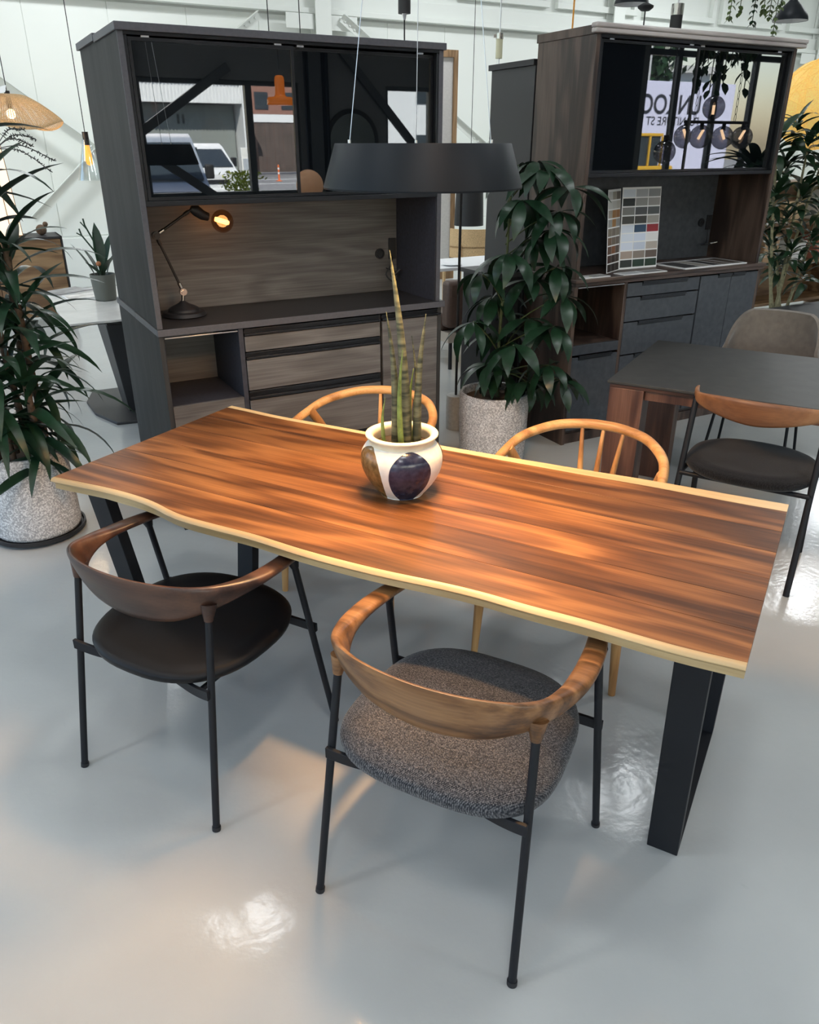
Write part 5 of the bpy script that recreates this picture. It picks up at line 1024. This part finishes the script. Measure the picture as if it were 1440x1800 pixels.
# ------------------------------------------------------------------ street outside the front glazing
room(struct('ground', MB().box(-60, 90, -95, 60, -.4, -.125), plain('asphalt', (.20, .20, .21), .9, noise=.15, nscale=3)))
def outside(name, label, cat, u, v, z=-.12, rz=0.0): return thing(name, label, cat, B(u, v, z), ANG + rz)
M['car'] = plain('silver_blue_car_paint', (.34, .38, .44), .3, .3, coat=.6); M['carw'] = plain('white_car_paint', (.75, .76, .77), .3, coat=.5); M['cglz'] = plain('dark_car_glass', (.03, .04, .05), .08); M['tyre'] = plain('tyre_rubber', (.02, .02, .02), .8)
def van(label, cat, u, v, rz, mat, W=.86, Ht=1.98, Ln=4.5):
    t = outside('van', label, cat, u, v, -.12, rz)                # local +y is the nose
    prof = [(-Ln / 2, .35), (Ln / 2 - .05, .35), (Ln / 2, .55), (Ln / 2 - .02, .95), (Ln / 2 - .30, 1.12), (Ln / 2 - 1.0, Ht - .10), (Ln / 2 - 1.25, Ht), (-Ln / 2 + .12, Ht), (-Ln / 2, Ht - .2)]
    def ins(z): return W - max(0, z - 1.05) * .16
    obj('body', MB().loft([[(s_ * ins(z), y, z) for y, z in prof] for s_ in (-1, -.999, .999, 1)]), mat, t, bev=.03)
    a, b2 = (Ln / 2 - .32, 1.16), (Ln / 2 - .96, Ht - .16)
    obj('windscreen', MB().hexa([(-ins(1.16) + .06, a[0] + .03, a[1]), (ins(1.16) - .06, a[0] + .03, a[1]), (ins(1.16) - .06, a[0] - .05, a[1]), (-ins(1.16) + .06, a[0] - .05, a[1])], [(-ins(1.8) + .06, b2[0] + .03, b2[1]), (ins(1.8) - .06, b2[0] + .03, b2[1]), (ins(1.8) - .06, b2[0] - .05, b2[1]), (-ins(1.8) + .06, b2[0] - .05, b2[1])]), M['cglz'], t)
    for s_ in (-1, 1):
        bx('side_window', M['cglz'], t, *sorted((s_ * (W - .06), s_ * (W - .015))), -Ln / 2 + .5, Ln / 2 - 1.15, 1.2, Ht - .25, .01)
        obj('wing_mirror', MB().box(*sorted((s_ * (W + .02), s_ * (W + .20))), Ln / 2 - .75, Ln / 2 - .65, 1.15, 1.42), M['matte'], t, bev=.03); bx('headlight', M['cglass'], t, *sorted((s_ * .5, s_ * .8)), Ln / 2 - .03, Ln / 2 + .01, .68, .86, .01)
        for y in (-Ln / 2 + .8, Ln / 2 - .75): obj('wheel', MB().cyl((s_ * (W - .18), y, .31), (s_ * W, y, .31), .31, n=24), M['tyre'], t, 30)
    bx('bumper', mat, t, -W, W, Ln / 2 - .05, Ln / 2 + .06, .30, .55, .03); bx('grille', M['matte'], t, -.4, .4, Ln / 2 - .01, Ln / 2 + .02, .68, .80, .005)
van('silver blue van parked nose-in outside the front window', 'van', 3.35, -15.2, R(6), M['car'])
van('white compact van parked behind the silver blue van', 'van', 6.75, -24.0, R(-4), M['carw'], .74, 1.82, 3.4)
gar = outside('garage_building', 'white garage with ribbed fascia and dark open bay across the street', 'building', 3.0, -46.0)
GWm = plain('garage_white', (.72, .73, .74), .6); gs = plain('grey_green_shutter', (.20, .22, .21), .7)  # shutter and rear wall share one flat grey-green
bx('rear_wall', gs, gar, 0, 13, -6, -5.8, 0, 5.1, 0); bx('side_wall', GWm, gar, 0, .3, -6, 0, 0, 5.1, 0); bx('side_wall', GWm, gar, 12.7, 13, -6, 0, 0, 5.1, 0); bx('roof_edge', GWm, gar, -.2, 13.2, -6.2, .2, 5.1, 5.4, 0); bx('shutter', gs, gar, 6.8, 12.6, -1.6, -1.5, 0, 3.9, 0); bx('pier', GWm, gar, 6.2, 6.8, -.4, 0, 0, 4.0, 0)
fa = bx('fascia', GWm, gar, 0, 13, -.25, -.1, 3.95, 5.1, 0)
for i in range(65): bx('fascia_rib', GWm, fa, i * .2, i * .2 + .09, -.1, -.04, 3.95, 5.1, 0)
for i, x in enumerate((9.2, 9.5)): bx('vent_slot', M['matte'], gar, x, x + .12, -1.5, -1.47, 2.9, 3.4, 0)
fn = outside('timber_fence', 'dark brown vertical board fence across the street', 'fence', 16.3, -50.0)
FB = plain('weathered_brown_board', (.085, .062, .055), .8, noise=.25, nscale=2)
for i in range(20): bx('board', FB, fn, i * .3, i * .3 + .285, (i % 2) * .02, .04 + (i % 2) * .02, .15, 3.1, 0)
bx('cap_rail', plain('white_cap', (.75, .77, .8), .6), fn, -.1, 6.1, -.05, .12, 3.1, 3.55, 0)
rbd = outside('brick_house', 'reddish house with grey windows rising behind the board fence', 'house', 21.0, -62.0); bx('wall', plain('reddish_render', (.26, .13, .10), .8), rbd, 0, 9, -6, 0, 0, 8.5, 0); bx('roof', M['dgrey'], rbd, -.3, 9.3, -6.3, .3, 8.5, 8.9, 0); [bx('window', M['cglz'], rbd, x, x + 1.1, -.02, .05, z, z + 1.2, 0) for x in (1, 3.2, 5.6) for z in (1.2, 4.3)]
wh2 = outside('white_house', 'pale rendered house standing beyond the parked trucks', 'house', 22.0, -40.0); bx('wall', plain('pale_render', (.66, .68, .70), .7), wh2, 0, 22, -8, 0, 0, 6.0, 0); bx('roof', plain('pale_roof', (.5, .5, .5), .6), wh2, -.4, 22.4, -8.4, .5, 6.0, 6.4, 0); [bx('window', M['cglz'], wh2, x, x + 1.5, -.02, .06, z, z + 1.2, 0) for x in (2, 6, 10, 14, 18) for z in (1.1, 3.9)]
ps = outside('sign_post', 'narrow white notice post at the kerb', 'sign', 5.1, -14.0); bx('panel', M['white'], ps, -.13, .13, 0, .06, 0, 1.72, .01); [bx('notice', plain('faded_notice', (.45, .5, .58), .5), ps, -.10, .04, .06, .063, z, z + .22, 0) for z in (.75, 1.02, 1.29)]
bo = outside('bollard', 'orange traffic bollard with white bands by the road', 'bollard', 15.45, -40.0); obj('post', MB().lathe([(.16, 0), (.16, .03), (.05, .05), (.045, .8), (.001, .82)], 20), plain('bollard_orange', (.8, .16, .03), .5), bo, 40); [obj('band', MB().cyl((0, 0, z), (0, 0, z + .09), .05, n=20), M['white'], bo, 40) for z in (.35, .58)]
def shrub(name, label, u, v, mat, cz, rx, rz_, n, sz, trunk=0.0, cat='shrub'):
    t = outside(name, label, cat, u, v); r_ = random.Random(int(u * 10)); mb = MB()
    for i in range(n):
        p = Vector((r_.gauss(0, .45) * rx, r_.gauss(0, .45) * rx, cz + r_.uniform(-1, 1) * rz_)); a = Vector((r_.uniform(-1, 1), r_.uniform(-1, 1), r_.uniform(-1, 1))).normalized() * sz; b2 = a.orthogonal().normalized() * sz * .45
        mb.add([p - a, p + b2, p + a, p - b2], [(0, 1, 2, 3)])
    f = obj('foliage', mb, mat, t); f['kind'] = 'stuff'; obj('stem', MB().cyl((0, 0, 0), (0, 0, max(.3, cz)), .03 + trunk, .02, 8), M['cane'], t, 40)
shrub('yellow_shrub', 'bright yellow green shrub by the white notice post', 4.62, -13.0, M['leafy'], .75, .38, .55, 900, .05)
shrub('street_tree', 'dark green street tree behind the lilac truck', 30.0, -31.0, M['leafr'], 5.0, 1.8, 2.6, 2200, .28, .15, 'tree')
tk = outside('box_truck', 'box truck with lilac white body lettered UNKOO furniture', 'truck', 18.2, -18.0)
lil = plain('lilac_white_panel', (.62, .62, .80), .5)
bx('cargo_box', lil, tk, 0, 4.6, -2.2, 0, .95, 3.62, .02); bx('cab', lil, tk, -1.6, -.1, -2.1, -.05, .6, 2.7, .1); bx('chassis', M['dgrey'], tk, -1.5, 4.5, -1.9, -.3, .5, .95); bx('cab_window', M['cglz'], tk, -1.4, -.4, -.06, -.03, 1.7, 2.5, .02)
for x in (-.8, 1.0, 3.6): obj('wheel', MB().cyl((x, -.35, .45), (x, -.05, .45), .45, n=24), M['tyre'], tk, 30); obj('wheel', MB().cyl((x, -2.1, .45), (x, -1.8, .45), .45, n=24), M['tyre'], tk, 30)
def lettering(txt, size, x, z, mat, off=.004, xs=1.0):
    cu = bpy.data.curves.new('lettering', 'FONT'); cu.body = txt; cu.size = size; cu.extrude = .002; cu.offset = off; cu.align_x = 'LEFT'
    tmp = bpy.data.objects.new('lettering_source', cu); C.objects.link(tmp); dg = bpy.context.evaluated_depsgraph_get(); dg.update()
    me = bpy.data.meshes.new_from_object(tmp.evaluated_get(dg)); bpy.data.objects.remove(tmp); me.materials.clear(); me.materials.append(mat)
    o = bpy.data.objects.new('lettering', me); C.objects.link(o); o.parent = tk; o['kind'] = 'stuff'
    o.matrix_basis = Matrix.Translation((x, .012, z)) @ Matrix(((-xs, 0, 0, 0), (0, 0, 1, 0), (0, 1, 0, 0), (0, 0, 0, 1)))
ink = plain('black_ink', (.02, .02, .03), .5)
lettering('UNKOO', .78, 3.12, 2.70, ink, .012, .92); lettering('FURNITURE ST', .36, 3.12, 2.36, ink, 0, 1.0)
yl = outside('yellow_loader', 'yellow loader with glazed cab parked by the lilac truck', 'loader', 15.4, -14.2)
yp = plain('yellow_machine_paint', (.62, .36, .03), .45)
bx('body', yp, yl, -.5, 1.3, -1.6, 0, .5, 1.25, .03); bx('cab_roof', yp, yl, -.1, .85, -1.2, -.02, 1.98, 2.06, .02); bx('cab_glass', M['cglz'], yl, -.04, .79, -1.15, -.06, 1.25, 1.98, 0)
for x in (-.1, .36, .80):
    for y in (-1.2, -.05): bx('cab_post', yp, yl, x, x + .05, y, y + .05, 1.25, 1.98, .005)
for x in (-.2, 1.0): obj('wheel', MB().cyl((x, -.35, .40), (x, .05, .40), .52, n=24), M['tyre'], yl, 30)
pol = outside('utility_pole', 'pale grey utility pole beside the lilac truck', 'pole', 21.0, -20.5); obj('mast', MB().cyl((0, 0, 0), (0, 0, 9), .16, .11, 16), M['concrete'], pol, 40); bx('crossarm', M['alu'], pol, -.8, .8, -.05, .05, 7.6, 7.7)
# white road marking strips in front of the fence
for i, v_ in enumerate((-37.5, -42.5)): room(struct('road_marking_%d' % (i + 1), MB().box(-10, 40, v_, v_ + .18, -.125, -.118), M['white']))
